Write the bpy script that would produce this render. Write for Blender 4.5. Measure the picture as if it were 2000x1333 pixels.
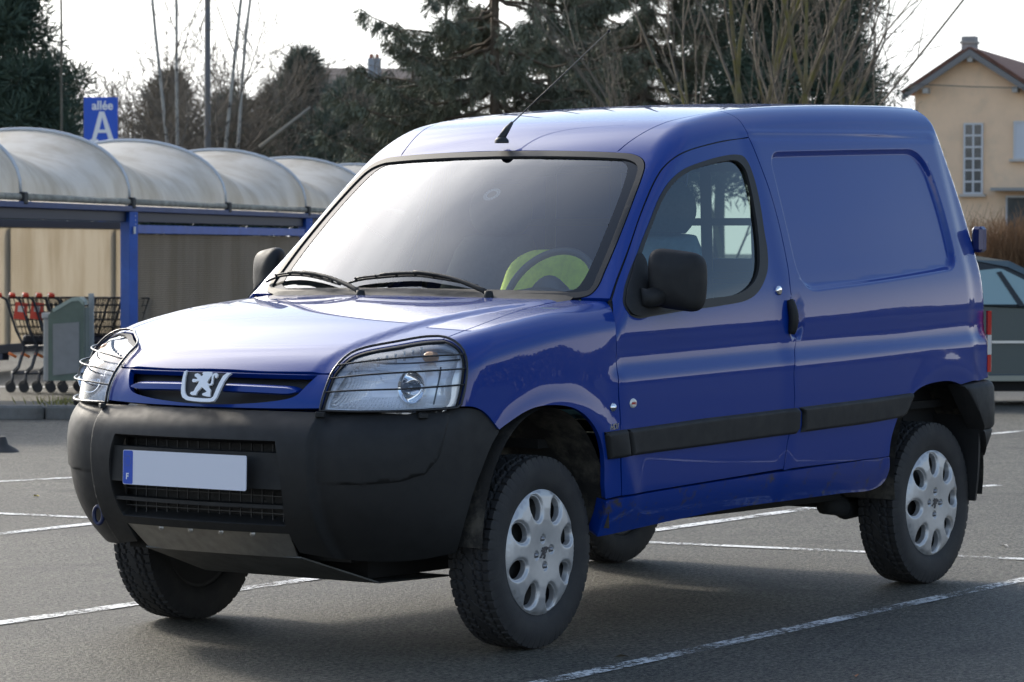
import bpy, math, random
import numpy as np
from mathutils import Vector, Matrix
from mathutils.geometry import delaunay_2d_cdt
SC = bpy.context.scene
for o in list(bpy.data.objects): bpy.data.objects.remove(o)
COL = SC.collection
# ------------------------------------------------------------------ camera (117 mm lens, eye 1.3 m)
cd = bpy.data.cameras.new('camera'); cam = bpy.data.objects.new('camera', cd); COL.objects.link(cam); SC.camera = cam
CAMP = np.array([-8.95836, -7.09621, 1.32181]); YAW, PITCH, ROLL = 0.62065, -0.02803, 0.00277
FW = np.array([math.cos(PITCH)*math.cos(YAW), math.cos(PITCH)*math.sin(YAW), math.sin(PITCH)])
RT = np.array([math.sin(YAW), -math.cos(YAW), 0]); UP = np.cross(RT, FW)
RT, UP = math.cos(ROLL)*RT+math.sin(ROLL)*UP, -math.sin(ROLL)*RT+math.cos(ROLL)*UP
cam.matrix_world = Matrix(((RT[0], UP[0], -FW[0], CAMP[0]), (RT[1], UP[1], -FW[1], CAMP[1]), (RT[2], UP[2], -FW[2], CAMP[2]), (0, 0, 0, 1)))
cd.sensor_width = 36; cd.lens = 6508.74*36/2000; cd.clip_start = .1; cd.clip_end = 3000
cd.dof.use_dof = True; cd.dof.focus_distance = 11.6; cd.dof.aperture_fstop = 12
# ------------------------------------------------------------------ light: hazy winter sun from behind on the left
SUN_EL, SUN_AZ = math.radians(29), math.radians(70)          # azimuth measured from +X towards +Y
w = bpy.data.worlds.new('World'); SC.world = w; w.use_nodes = True
nt = w.node_tree; nt.nodes.clear()
sky = nt.nodes.new('ShaderNodeTexSky'); sky.sky_type = 'NISHITA'; sky.sun_disc = False
sky.sun_elevation = SUN_EL; sky.sun_rotation = math.radians(90)-SUN_AZ
sky.air_density = 1.0; sky.dust_density = 1.2; sky.ozone_density = 1.0; sky.altitude = 50
hs = nt.nodes.new('ShaderNodeHueSaturation'); hs.inputs['Saturation'].default_value = 1.3; hs.inputs['Value'].default_value = 1.35
# thin winter cloud veiling the blue, everywhere alike
tcw = nt.nodes.new('ShaderNodeTexCoord'); mpw = nt.nodes.new('ShaderNodeMapping'); mpw.inputs['Scale'].default_value = (1, 1, 2.6)
cn = nt.nodes.new('ShaderNodeTexNoise'); cn.inputs['Scale'].default_value = 1.7; cn.inputs['Detail'].default_value = 5; cn.inputs['Roughness'].default_value = .5
cr_ = nt.nodes.new('ShaderNodeMapRange'); cr_.inputs[1].default_value = .32; cr_.inputs[2].default_value = .68; cr_.inputs[3].default_value = .08; cr_.inputs[4].default_value = .55
cm = nt.nodes.new('ShaderNodeMix'); cm.data_type = 'RGBA'; cm.inputs[7].default_value = (5.2, 5.4, 5.8, 1)
bg = nt.nodes.new('ShaderNodeBackground'); bg.inputs['Strength'].default_value = .15
wo = nt.nodes.new('ShaderNodeOutputWorld')
# the veil scatters the sun forward: brighter the nearer to the sun, all round it
dt = nt.nodes.new('ShaderNodeVectorMath'); dt.operation = 'DOT_PRODUCT'; dt.inputs[1].default_value = (math.cos(SUN_EL)*math.cos(SUN_AZ), math.cos(SUN_EL)*math.sin(SUN_AZ), math.sin(SUN_EL))
mx0 = nt.nodes.new('ShaderNodeMath'); mx0.operation = 'MAXIMUM'; mx0.inputs[1].default_value = 0; pw_ = nt.nodes.new('ShaderNodeMath'); pw_.operation = 'POWER'; pw_.inputs[1].default_value = 17
ma_ = nt.nodes.new('ShaderNodeMath'); ma_.operation = 'MULTIPLY_ADD'; ma_.inputs[1].default_value = 24; ma_.inputs[2].default_value = 0
vs_ = nt.nodes.new('ShaderNodeVectorMath'); vs_.operation = 'MULTIPLY_ADD'; vs_.inputs[1].default_value = (4.8, 4.7, 4.5); vs_.inputs[2].default_value = (3.9, 4.15, 4.6)
nt.links.new(tcw.outputs['Generated'], dt.inputs[0]); nt.links.new(dt.outputs['Value'], mx0.inputs[0]); nt.links.new(mx0.outputs[0], pw_.inputs[0]); nt.links.new(pw_.outputs[0], ma_.inputs[0]); 
# and thicker, whiter towards the horizon all the way round
sx_ = nt.nodes.new('ShaderNodeSeparateXYZ'); nt.links.new(tcw.outputs['Generated'], sx_.inputs[0])
hz_ = nt.nodes.new('ShaderNodeMapRange'); hz_.inputs[1].default_value = 0; hz_.inputs[2].default_value = .30; hz_.inputs[3].default_value = 1; hz_.inputs[4].default_value = 0; hz_.interpolation_type = 'SMOOTHSTEP'; nt.links.new(sx_.outputs[2], hz_.inputs[0])
h2_ = nt.nodes.new('ShaderNodeMath'); h2_.operation = 'MULTIPLY_ADD'; h2_.inputs[1].default_value = 1.25; nt.links.new(hz_.outputs[0], h2_.inputs[0]); nt.links.new(ma_.outputs[0], h2_.inputs[2])
f2_ = nt.nodes.new('ShaderNodeMath'); f2_.operation = 'MAXIMUM'; nt.links.new(cr_.outputs[0], f2_.inputs[0]); nt.links.new(hz_.outputs[0], f2_.inputs[1])
nt.links.new(h2_.outputs[0], vs_.inputs[0]); nt.links.new(vs_.outputs[0], cm.inputs[7])
nt.links.new(tcw.outputs['Generated'], mpw.inputs[0]); nt.links.new(mpw.outputs[0], cn.inputs['Vector']); nt.links.new(cn.outputs[0], cr_.inputs[0]); nt.links.new(f2_.outputs[0], cm.inputs[0])
nt.links.new(sky.outputs[0], hs.inputs['Color']); nt.links.new(hs.outputs[0], cm.inputs[6]); nt.links.new(cm.outputs[2], bg.inputs['Color']); nt.links.new(bg.outputs[0], wo.inputs[0])
sd = bpy.data.lights.new('sun', 'SUN'); sun = bpy.data.objects.new('sun', sd); COL.objects.link(sun)
sd.energy = 3.0; sd.angle = math.radians(7); sd.color = (1, .91, .77)
sv = Vector((math.cos(SUN_EL)*math.cos(SUN_AZ), math.cos(SUN_EL)*math.sin(SUN_AZ), math.sin(SUN_EL)))
sun.rotation_euler = sv.to_track_quat('Z', 'Y').to_euler(); sun.location = sv*40
SC.render.engine = 'CYCLES'
SC.view_settings.view_transform = 'Standard'; SC.view_settings.look = 'None'; SC.view_settings.gamma = 1; SC.view_settings.use_curve_mapping = False
SC.view_settings.exposure = 0.2
SC.cycles.max_bounces = 8; SC.cycles.transparent_max_bounces = 24
R = math.radians
# body outlines measured on the van: (x back from front axle, y half-width, z) in metres
S = {
'recess': [[1.6401,0.7044,1.5848],[1.638,0.7365,1.4737],[1.6389,0.7763,1.3293],[1.6397,0.8112,1.2017],[1.6173,0.8443,1.1518],[1.6677,0.8485,1.1288],[1.7365,0.8475,1.1245],[2.0785,0.8486,1.1301],[2.4501,0.8422,1.142],[2.7334,0.8309,1.1586],[2.817,0.8225,1.1722],[2.8539,0.8132,1.2022],[2.873,0.7919,1.2847],[2.8793,0.7568,1.4132],[2.861,0.7182,1.5514],[2.8331,0.703,1.6069],[2.7675,0.697,1.6348],[2.6735,0.6956,1.6438],[1.9717,0.7068,1.6374],[1.718,0.7074,1.6338],[1.6574,0.7048,1.6282],[1.6536,0.6961,1.6132]],
'mask': [[-0.7286,0.4385,0.8078],[-0.7783,0.4622,0.7325],[-0.7816,0.463,0.5952],[-0.7095,0.6056,0.5938],[-0.6273,0.7051,0.6011],[-0.5607,0.7559,0.6222],[-0.5231,0.7782,0.6688],[-0.4979,0.7855,0.7404],[-0.4604,0.7756,0.814]],
'door_front': [[0.4098,0.8562,0.4711],[0.3943,0.8652,0.5421],[0.3789,0.874,0.6301],[0.3795,0.871,0.7336],[0.3694,0.8691,0.8377],[0.3782,0.8544,0.9404],[0.3811,0.8396,1.0436],[0.4361,0.7887,1.1369]],
'a_seam': [[0.4361,0.7887,1.1369],[0.4938,0.7739,1.1948],[0.6262,0.741,1.3129],[0.7648,0.7053,1.4449],[0.87,0.6852,1.5381],[0.9318,0.6802,1.5828],[1.0043,0.683,1.6187],[1.0896,0.6852,1.6422],[1.2009,0.6861,1.6605],[1.338,0.6863,1.6772],[1.4909,0.689,1.6894]],
'b_seam': [[1.4909,0.689,1.6894],[1.501,0.7014,1.6566],[1.5171,0.7208,1.5945],[1.5412,0.7537,1.4833],[1.5504,0.7882,1.3593],[1.5445,0.8252,1.2227],[1.528,0.852,1.1131],[1.5658,0.84,0.9916],[1.5046,0.8805,0.8458],[1.5087,0.8799,0.7149],[1.4942,0.8759,0.6411],[1.4775,0.8711,0.5861],[1.4653,0.8596,0.4793]],
'door_bot': [[1.4653,0.8596,0.4793],[0.4098,0.8562,0.4711]],
'cant': [[1.4686,0.6186,1.7762],[1.4824,0.6454,1.7588],[1.4874,0.67,1.7293],[1.4909,0.689,1.6894]],
'win_out': [[0.6482,0.7651,1.2891],[0.7602,0.7362,1.3861],[0.8536,0.7176,1.4733],[0.9336,0.7077,1.5287],[1.029,0.7027,1.5693],[1.1526,0.7026,1.5961],[1.2886,0.703,1.6159],[1.3797,0.704,1.6213],[1.427,0.7074,1.6137],[1.4463,0.7168,1.5859],[1.4563,0.7367,1.521],[1.4529,0.7608,1.4347],[1.4419,0.7819,1.3549],[1.4325,0.8028,1.2753],[1.4088,0.819,1.2147],[1.3612,0.8319,1.1673],[1.3016,0.8404,1.1303],[1.2253,0.8443,1.1083],[1.0643,0.8457,1.0964],[0.9078,0.846,1.0905],[0.7324,0.8467,1.0832],[0.592,0.8478,1.0757],[0.5182,0.8482,1.0726],[0.4707,0.8452,1.0876],[0.4619,0.8332,1.1135],[0.4896,0.8146,1.1552],[0.5483,0.7932,1.2107]],
'win_in': [[0.6587,0.7686,1.283],[0.7642,0.7401,1.3746],[0.8577,0.7214,1.4613],[0.939,0.7114,1.5174],[1.0337,0.7062,1.5584],[1.1695,0.7063,1.5868],[1.3048,0.7073,1.6031],[1.3667,0.7086,1.6047],[1.3958,0.7123,1.5941],[1.4191,0.7197,1.5707],[1.4252,0.7378,1.509],[1.4166,0.7652,1.4106],[1.3951,0.7932,1.3066],[1.3642,0.8147,1.2282],[1.3218,0.8278,1.1811],[1.2628,0.8357,1.15],[1.1753,0.8401,1.1282],[0.9604,0.8406,1.1181],[0.6541,0.8419,1.1039]],
'arch_f': [[-0.2688,0.8344,0.7408],[-0.2333,0.8393,0.7571],[-0.1894,0.8445,0.7755],[-0.1443,0.849,0.791],[-0.0932,0.8536,0.802],[-0.033,0.8582,0.8053],[0.0459,0.8627,0.7996],[0.1093,0.8651,0.7869],[0.1621,0.866,0.7657],[0.2039,0.8654,0.74],[0.2399,0.8637,0.7105],[0.2682,0.8612,0.6776],[0.2958,0.8573,0.6291],[0.3086,0.853,0.57],[0.3159,0.8483,0.5115],[0.3302,0.8431,0.4652]],
'arch_r': [[2.2441,0.8645,0.4664],[2.2467,0.8715,0.5312],[2.2749,0.8755,0.5922],[2.3249,0.8786,0.6539],[2.3969,0.8806,0.6949],[2.4553,0.8805,0.716],[2.5439,0.8772,0.7278],[2.672,0.8723,0.7304],[2.7474,0.8697,0.724],[2.8161,0.867,0.7088]],
'bump_edge': [[-0.4432,0.7993,0.825],[-0.4106,0.8097,0.8241],[-0.371,0.8171,0.8177],[-0.3355,0.8216,0.8025],[-0.3069,0.8253,0.781],[-0.2847,0.8296,0.7582],[-0.2688,0.8344,0.7408]],
'hl_rear': [[-0.4432,0.7993,0.825],[-0.4252,0.802,0.8746],[-0.4107,0.8013,0.9308],[-0.3943,0.787,0.9787],[-0.3846,0.7656,1.0039],[-0.3797,0.7354,1.0228],[-0.3749,0.6867,1.0365]],
'hl_top': [[-0.3749,0.6867,1.0365],[-0.3957,0.6302,1.0339],[-0.4523,0.5699,1.0215],[-0.5286,0.4876,1.0022],[-0.564,0.4653,0.9887],[-0.6081,0.4585,0.9646],[-0.6456,0.4551,0.9354]],
'hl_in': [[-0.6456,0.4551,0.9354],[-0.6824,0.4595,0.8886],[-0.7086,0.4557,0.8266]],
'hl_bot': [[-0.7101,0.4569,0.8202],[-0.6797,0.5817,0.8189],[-0.5969,0.7017,0.8205],[-0.5019,0.772,0.8231],[-0.4432,0.7993,0.825]],
'hood_seam': [[-0.3749,0.6867,1.0365],[-0.2226,0.6954,1.0678],[0.0281,0.6715,1.1039],[0.2036,0.6517,1.1207],[0.3225,0.6529,1.13]],
'lens': [[-0.7044,0.4746,0.8286],[-0.6943,0.4754,0.8595],[-0.6632,0.4837,0.911],[-0.6197,0.4907,0.9528],[-0.5642,0.5072,0.9853],[-0.4929,0.6011,1.0076],[-0.4396,0.6635,1.0194],[-0.4068,0.7209,1.0173],[-0.3942,0.7556,1.0058],[-0.4083,0.7771,0.9808],[-0.4478,0.7882,0.9146],[-0.4723,0.7864,0.8314]],
'ws_out': [[0.9023,0.0101,1.6485],[0.9093,0.2659,1.6448],[0.9254,0.4766,1.6362],[0.9307,0.5497,1.6297],[0.9193,0.5986,1.6128],[0.8951,0.6254,1.589],[0.8521,0.6431,1.5512],[0.772,0.6649,1.4801],[0.6729,0.6887,1.3878],[0.5833,0.7068,1.3024],[0.5041,0.7184,1.2238],[0.4591,0.7237,1.1781],[0.4275,0.7116,1.1494],[0.4092,0.6776,1.1392],[0.3595,0.4344,1.1366]],
'ws_in': [[0.8774,0.0281,1.6316],[0.8845,0.2831,1.6262],[0.8985,0.4728,1.6163],[0.8986,0.5275,1.6083],[0.8798,0.5619,1.588],[0.8392,0.5825,1.5519],[0.7394,0.6127,1.4629],[0.6357,0.6356,1.3666],[0.5378,0.653,1.2717],[0.4687,0.6578,1.2034],[0.4359,0.6486,1.1729],[0.4169,0.6086,1.1627],[0.3791,0.4203,1.1586]],
'opening': [[-0.6625,0.3983,0.9284],[-0.6869,0.3815,0.9032],[-0.7116,0.3532,0.8679],[-0.7192,0.327,0.8578],[-0.7335,0.24,0.8447],[-0.7427,0.1481,0.8376],[-0.7469,0.0771,0.8341]],
'bump_hole': [[-0.8033,0.3405,0.7234],[-0.804,0.3516,0.7141],[-0.8066,0.3622,0.6335],[-0.7936,0.3663,0.5513],[-0.7515,0.3485,0.4471]],
'bump_low': [[-0.7515,0.3485,0.4471],[-0.7152,0.3484,0.3962],[-0.6768,0.3508,0.3515],[-0.5891,0.5114,0.3206],[-0.4941,0.6448,0.3153],[-0.391,0.7315,0.3312]],
'bump_rear': [[-0.2571,0.826,0.7364],[-0.2944,0.8226,0.6944],[-0.3387,0.8144,0.6152],[-0.3747,0.8044,0.5356],[-0.3986,0.7878,0.4385],[-0.389,0.7503,0.3535]],
'bump_top': [[-0.7127,0.459,0.8156],[-0.6134,0.6532,0.812],[-0.4717,0.7657,0.8193],[-0.4084,0.7938,0.8202],[-0.359,0.8083,0.8134],[-0.325,0.814,0.7983],[-0.2984,0.8191,0.7769],[-0.2571,0.826,0.7364]],
'sill_top': [[0.3398,0.8439,0.4627],[0.411,0.8554,0.4666],[1.4669,0.8586,0.4726],[2.2465,0.8649,0.4681]],
'sill_bot': [[2.2465,0.8649,0.4681],[2.2758,0.845,0.4042],[2.2709,0.8279,0.3664],[2.2135,0.8177,0.3432],[1.9192,0.8209,0.3486],[1.1891,0.8171,0.358],[0.7946,0.8138,0.3506],[0.3453,0.798,0.3354]],
'strip_f': [[0.2887,0.8659,0.6965],[0.4074,0.8734,0.6989],[0.4238,0.8754,0.606],[0.3239,0.8571,0.6025]],
'strip_m': [[0.4138,0.8733,0.6985],[0.9198,0.8726,0.7031],[1.5229,0.8802,0.7009],[1.5379,0.88,0.6869],[1.5362,0.8771,0.6233],[1.5137,0.8754,0.6061],[0.9277,0.8681,0.6055],[0.4387,0.8738,0.6066]],
'strip_r': [[1.5369,0.8805,0.7019],[2.0664,0.8804,0.7013],[2.3865,0.8801,0.7034],[2.3901,0.8805,0.6874],[2.3334,0.8786,0.6238],[2.3034,0.8774,0.6139],[2.0358,0.8763,0.6083],[1.5559,0.8763,0.6088],[1.564,0.8779,0.6364],[1.56,0.8799,0.6836]],
'tail': [[3.0464,0.8291,0.9636],[3.042,0.8435,0.8857],[3.0137,0.8526,0.7268]],
'lock': [[1.4512,0.8426,1.1307]],
'b1': [[0.3432,0.8651,0.7772]],
'b2': [[0.4497,0.874,0.7846]],
'hdi': [[0.3188,0.8683,0.71],[0.37,0.8713,0.7118]],
'handle': [[1.5066,0.8597,1.0412]],
'rbump': [[2.8161,0.867,0.7088],[3.013,0.853,0.7145],[3.1038,0.8496,0.701]],
'rec': [[1.6276,0.7117,1.6263],[1.7193,0.8466,1.1251],[2.8338,0.8204,1.1798],[2.7945,0.6961,1.6347]],
'gut': [[0.9267,0.4846,1.6361],[0.9838,0.4881,1.6726],[1.0482,0.4958,1.7056],[1.131,0.514,1.7369],[1.2568,0.5272,1.7633]],
'hood_front': [[-0.6456,0.4551,0.9354],[-0.657,0.3972,0.9346],[-0.6775,0.2017,0.936],[-0.6803,-0.0347,0.9388]],
'cowl_edge': [[0.3225,0.6529,1.13],[0.4283,0.6645,1.1349],[0.4721,0.7087,1.1355],[0.491,0.7519,1.1344]],
'wip1_blade': [[0.3755,-0.3052,1.1698],[0.3854,-0.2572,1.1845],[0.3901,-0.1227,1.1981],[0.392,0.001,1.2027],[0.3837,0.1309,1.1914],[0.3749,0.2814,1.1716]],
'wip1_arm': [[0.3937,-0.0003,1.2044],[0.3738,0.1383,1.181],[0.3482,0.3557,1.1361]],
'wip2_blade': [[0.458,-0.7341,1.1743],[0.4636,-0.6878,1.1914],[0.451,-0.593,1.2],[0.4211,-0.4733,1.1926],[0.3775,-0.3254,1.1695]],
'wip2_arm': [[0.4384,-0.5349,1.199],[0.3955,-0.4055,1.1774],[0.3305,-0.1863,1.1343]],
'sticker': [[0.7161,-0.0855,1.5005],[0.6761,-0.0123,1.4673]],
'hl_div': [[-0.4849,0.7488,0.9532],[-0.5081,0.7562,0.9026],[-0.5286,0.7535,0.8372]],
'hl_hdiv': [[-0.587,0.5085,0.9727],[-0.5702,0.6195,0.9662],[-0.5159,0.7008,0.9684],[-0.4183,0.7764,0.9748]],
'hl_bulb': [[-0.5885,0.691,0.8926]],
'hl_ind': [[-0.497,0.6947,0.9836]],
'ant': [[0.9002,0.0,1.7167],[0.964,0.0,1.7783],[1.5921,0.0,2.1448]],
'mir': [[0.5982,-0.97,1.2173],[0.5324,-0.95,1.3129],[0.6597,-1.03,1.1912],[0.5627,-0.9,1.1559],[0.599,-0.97,1.1215]],
}
# ---------------------------------------------------------------- van body: shared implicit skin
RAKE = .026
def spl(pts):
    """natural cubic spline through points -> vectorised function (linear outside)"""
    X = np.array([q[0] for q in pts], float); Y = np.array([q[1] for q in pts], float); n = len(X)
    h = np.diff(X); A = np.zeros((n, n)); R = np.zeros(n); A[0, 0] = A[-1, -1] = 1
    for i in range(1, n-1):
        A[i, i-1] = h[i-1]; A[i, i] = 2*(h[i-1]+h[i]); A[i, i+1] = h[i]
        R[i] = 3*((Y[i+1]-Y[i])/h[i] - (Y[i]-Y[i-1])/h[i-1])
    c = np.linalg.solve(A, R); b = np.diff(Y)/h - h*(2*c[:-1]+c[1:])/3; d = np.diff(c)/(3*h)
    s1 = b[-1]+2*c[-2]*h[-1]+3*d[-1]*h[-1]**2
    def f(x):
        x = np.asarray(x, float); i = np.clip(np.searchsorted(X, x)-1, 0, n-2); t = x-X[i]
        v = Y[i]+b[i]*t+c[i]*t*t+d[i]*t**3
        v = np.where(x < X[0], Y[0]+b[0]*(x-X[0]), v); return np.where(x > X[-1], Y[-1]+s1*(x-X[-1]), v)
    return f
def sstep(a, b, x):
    t = np.clip((x-a)/(b-a), 0, 1); return t*t*t*(t*(6*t-15)+10)
def smax(a, b, r):
    return np.minimum(np.maximum(a, b), -r) + np.hypot(np.maximum(a+r, 0), np.maximum(b+r, 0))
def polydist(px, py, poly):
    """signed distance to closed polygon, negative inside"""
    P = np.asarray(poly, float); Q = np.roll(P, -1, 0); d2 = np.full(px.shape, 1e9); ins = np.zeros(px.shape, bool)
    for (ax, ay), (bx, by) in zip(P, Q):
        ex, ey = bx-ax, by-ay; t = np.clip(((px-ax)*ex+(py-ay)*ey)/(ex*ex+ey*ey+1e-12), 0, 1)
        d2 = np.minimum(d2, (px-ax-t*ex)**2+(py-ay-t*ey)**2)
        ins ^= ((ay > py) != (by > py)) & (px < ex*(py-ay)/((by-ay) if by != ay else 1e-12)+ax)
    d = np.sqrt(d2); return np.where(ins, -d, d)
prof = spl([(.28,.770),(.36,.805),(.42,.830),(.47,.842),(.56,.852),(.66,.858),(.78,.861),(.9,.860),(1.0,.856),(1.08,.849),(1.14,.839),(1.22,.818),(1.36,.780),(1.5,.741),(1.62,.706),(1.72,.676),(1.8,.651)])
def rounded(C, n=10):
    """polygon with rounded corners: C = [(x, z, r)]"""
    out = []
    for i, (x, z, r) in enumerate(C):
        p = np.array([x, z]); a = np.array(C[i-1][:2])-p; b = np.array(C[(i+1) % len(C)][:2])-p; a = a/np.linalg.norm(a)*r; b = b/np.linalg.norm(b)*r
        for k in range(n+1):
            t = k/n; out.append(tuple((1-t)**2*(p+a)+2*t*(1-t)*p+t*t*(p+b)))
    return out
RECESS = rounded([(1.601, 1.634, .07), (2.2, 1.641, .3), (2.805, 1.645, .13), (2.880, 1.40, .20), (2.862, 1.168, .08), (2.3, 1.139, .3), (1.604, 1.119, .12)])
def Ys(x, z):
    y = prof(z)
    y = y - .055*np.clip((.30-x)/.75, 0, 3)**2                       # plan taper to the nose
    y = y - .026*np.clip((x-2.0)/1.1, 0, 2)**2                        # and to the tail
    y = y - .055*sstep(1.6, .2, x)*sstep(1.0, 1.45, z)                # cab narrows forward
    y = y + .013*sstep(.925, .855, z)*sstep(.29, .43, x) - .006*sstep(.29, .43, x)*np.exp(-((z-.945)/.05)**2)   # swage below the waist
    y = y + .008*sstep(1.728, 1.698, z)*sstep(1.40, 1.55, x)*sstep(3.02, 2.9, x) - .005*np.exp(-((z-1.690)/.012)**2)*sstep(1.45, 1.55, x)*sstep(2.98, 2.86, x)
    for cx, rr, az in ((.02, .475, .33), (2.70, .46, .33)):           # soft flare round the wheel openings
        d = np.hypot(x-cx, z-az)-rr
        y = y + (.008 if cx < 1 else .004)*np.exp(-(d/.045)**2)*sstep(.30, .5, z)
    m = (x > 1.5) & (x < 2.95) & (z > 1.05) & (z < 1.7)
    if np.any(m):
        d = np.full(np.shape(x), 9.); d[m] = polydist(x[m], z[m], RECESS)
        y = y - .020*sstep(.006, -.022, d)
    # pocket behind the door handle
    d = np.hypot(np.maximum(np.abs(x-1.555)-.012, 0), np.maximum(np.abs(z-1.03)-.045, 0))
    y = y - .022*sstep(.034, .012, d)
    return y
fcen = spl([(.70,-.775),(.80,-.757),(.88,-.735),(.94,-.712),(1.0,-.655),(1.05,-.58)])
hoodc = spl([(-.80,.890),(-.74,.926),(-.70,.948),(-.62,.989),(-.5,1.030),(-.3,1.081),(-.1,1.114),(.1,1.138),(.3,1.152),(.5,1.166)])
roofc = spl([(.75,1.610),(.85,1.662),(.92,1.690),(1.0,1.718),(1.15,1.757),(1.3,1.783),(1.5,1.806),(1.75,1.821),(2.0,1.829),(2.5,1.835),(3.0,1.826),(3.2,1.812)])
rearx = spl([(.4,3.17),(.72,3.165),(1.0,3.155),(1.17,3.145),(1.32,3.125),(1.46,3.097),(1.61,3.060),(1.72,3.030),(1.82,2.995)])
def hoodz(x, y):
    yc = .36+.26*np.clip((x+.70)/.95, 0, 1)
    return hoodc(x) - .018*(y/.7)**2 - .010*sstep(yc-.01, yc+.055, y)
def wsz(x, y):
    u = x-.13*y*y
    return 1.140+1.0246*(u-.33)-.228*(u-.33)**2-.045*y*y
def roofz(x, y): return roofc(x) - .017*(y/.6)**2
def fside(x, y, z): return y-Ys(x, z)
def flow(x, y, z):
    y = np.abs(y)
    a = smax(fside(x, y, z), (fcen(z)+.20*y*y+.25*np.clip(y-.45, 0, 1)**2-x)*.97, .20)
    return smax(a, (z-hoodz(x, y))*.97, .085)
def fcab(x, y, z):
    y = np.abs(y)
    a = smax(fside(x, y, z), (z-roofz(x, y)), .075)
    a = smax(a, (z-wsz(x, y))*.735, .05)
    return smax(a, x-rearx(z)+.05*(y/.7)**2-.04, .06)
bumpx = spl([(.30,-.655),(.34,-.690),(.38,-.725),(.44,-.770),(.52,-.810),(.60,-.828),(.68,-.832),(.735,-.822),(.78,-.797),(.81,-.762),(.83,-.730)])
bumps = spl([(.30,.775),(.36,.812),(.44,.838),(.55,.851),(.66,.858),(.75,.858),(.83,.850)])
MASK2 = [(math.atan2(q[1], -.05-q[0])*.8, q[2]) for q in S['mask']]
def fbump(x, y, z):
    y = np.abs(y)
    s = y-(bumps(z)-.050*np.clip((.30-x)/.75, 0, 3)**2)
    fr = bumpx(z)+.19*y*y+.026*sstep(.455, .480, y)
    # corner mask stands a little proud of the bumper's lower skin
    a = np.arctan2(y, -.05-x)*.8; d = polydist(a, z, MASK2); s = s+.005*sstep(-.004, .004, d); fr = fr+.005*sstep(-.004, .004, d)*sstep(.47, .49, y)
    return smax(s, (fr-x)*.96, .24)
# ---- ways of looking at the skin: 2-D parameters <-> ray
def ray_of(kind, a, b):
    """returns origin arrays (x,y,z), direction arrays"""
    o = np.ones_like(a)
    if kind == 'y': return (a, 1.2*o, b), (0*o, -o, 0*o), 1.2
    if kind == 'z': return (a, b, 2.2*o), (0*o, 0*o, -o), 1.8
    if kind == 'x': return (-1.4*o, a, b), (o, 0*o, 0*o), 3.2
    if kind == 'r': return (4.0*o, a, b), (-o, 0*o, 0*o), 2.2
    if kind == 'o': return (a, 1.7*o, b+1.7), (0*o, -o*.7071, -o*.7071), 2.6       # b = z-y
    if kind == 'c': return (-.05-1.6*np.cos(a/.8), 1.6*np.sin(a/.8), b), (np.cos(a/.8), -np.sin(a/.8), 0*o), 1.55
def to2(kind, P):
    x, y, z = P[:, 0], np.abs(P[:, 1]) if kind in 'yo' else P[:, 1], P[:, 2]
    if kind == 'y': return np.stack([x, z], 1)
    if kind == 'z': return np.stack([x, y], 1)
    if kind in 'xr': return np.stack([y, z], 1)
    if kind == 'o': return np.stack([x, z-y], 1)
    if kind == 'c': return np.stack([np.arctan2(y, -.05-x)*.8, z], 1)
def hit(fn, kind, ab, n=90):
    a, b = ab[:, 0].astype(float), ab[:, 1].astype(float)
    (ox, oy, oz), (dx, dy, dz), L = ray_of(kind, a, b)
    ev = lambda t: fn(ox+dx*t, oy+dy*t, oz+dz*t)
    lo = np.zeros_like(a); hi = np.full_like(a, L); found = np.zeros(a.shape, bool)
    for i in range(1, n+1):
        t = np.full_like(a, L*i/n); v = ev(t); new = (v < 0) & ~found
        hi[new] = t[new]; lo[new] = L*(i-1)/n; found |= new
        if found.all(): break
    for _ in range(34):
        m = (lo+hi)/2; v = ev(m) < 0; hi = np.where(v, m, hi); lo = np.where(v, lo, m)
    t = (lo+hi)/2
    return np.stack([ox+dx*t, oy+dy*t, oz+dz*t], 1), found
def grad(fn, P, e=6e-4):
    x, y, z = P[:, 0], P[:, 1], P[:, 2]
    g = np.stack([fn(x+e, y, z)-fn(x-e, y, z), fn(x, y+e, z)-fn(x, y-e, z), fn(x, y, z+e)-fn(x, y, z-e)], 1)
    return g/np.maximum(np.linalg.norm(g, axis=1, keepdims=True), 1e-12)
def catmull(pts, step):
    P = np.asarray(pts, float)
    if len(P) < 3:
        n = max(1, int(np.linalg.norm(P[1]-P[0])/step)); return [P[0]+(P[1]-P[0])*i/n for i in range(n)]
    Q = np.vstack([2*P[0]-P[1], P, 2*P[-1]-P[-2]]); out = []
    for i in range(1, len(Q)-2):
        p0, p1, p2, p3 = Q[i-1], Q[i], Q[i+1], Q[i+2]
        # centripetal parametrisation
        t0 = 0; t1 = t0+np.linalg.norm(p1-p0)**.5+1e-9; t2 = t1+np.linalg.norm(p2-p1)**.5+1e-9; t3 = t2+np.linalg.norm(p3-p2)**.5+1e-9
        n = max(1, int(np.linalg.norm(p2-p1)/step))
        for k in range(n):
            t = t1+(t2-t1)*k/n
            A1 = (t1-t)/(t1-t0)*p0+(t-t0)/(t1-t0)*p1; A2 = (t2-t)/(t2-t1)*p1+(t-t1)/(t2-t1)*p2; A3 = (t3-t)/(t3-t2)*p2+(t-t2)/(t3-t2)*p3
            B1 = (t2-t)/(t2-t0)*A1+(t-t0)/(t2-t0)*A2; B2 = (t3-t)/(t3-t1)*A2+(t-t1)/(t3-t1)*A3
            out.append((t2-t)/(t2-t1)*B1+(t-t1)/(t2-t1)*B2)
    return out
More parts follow.
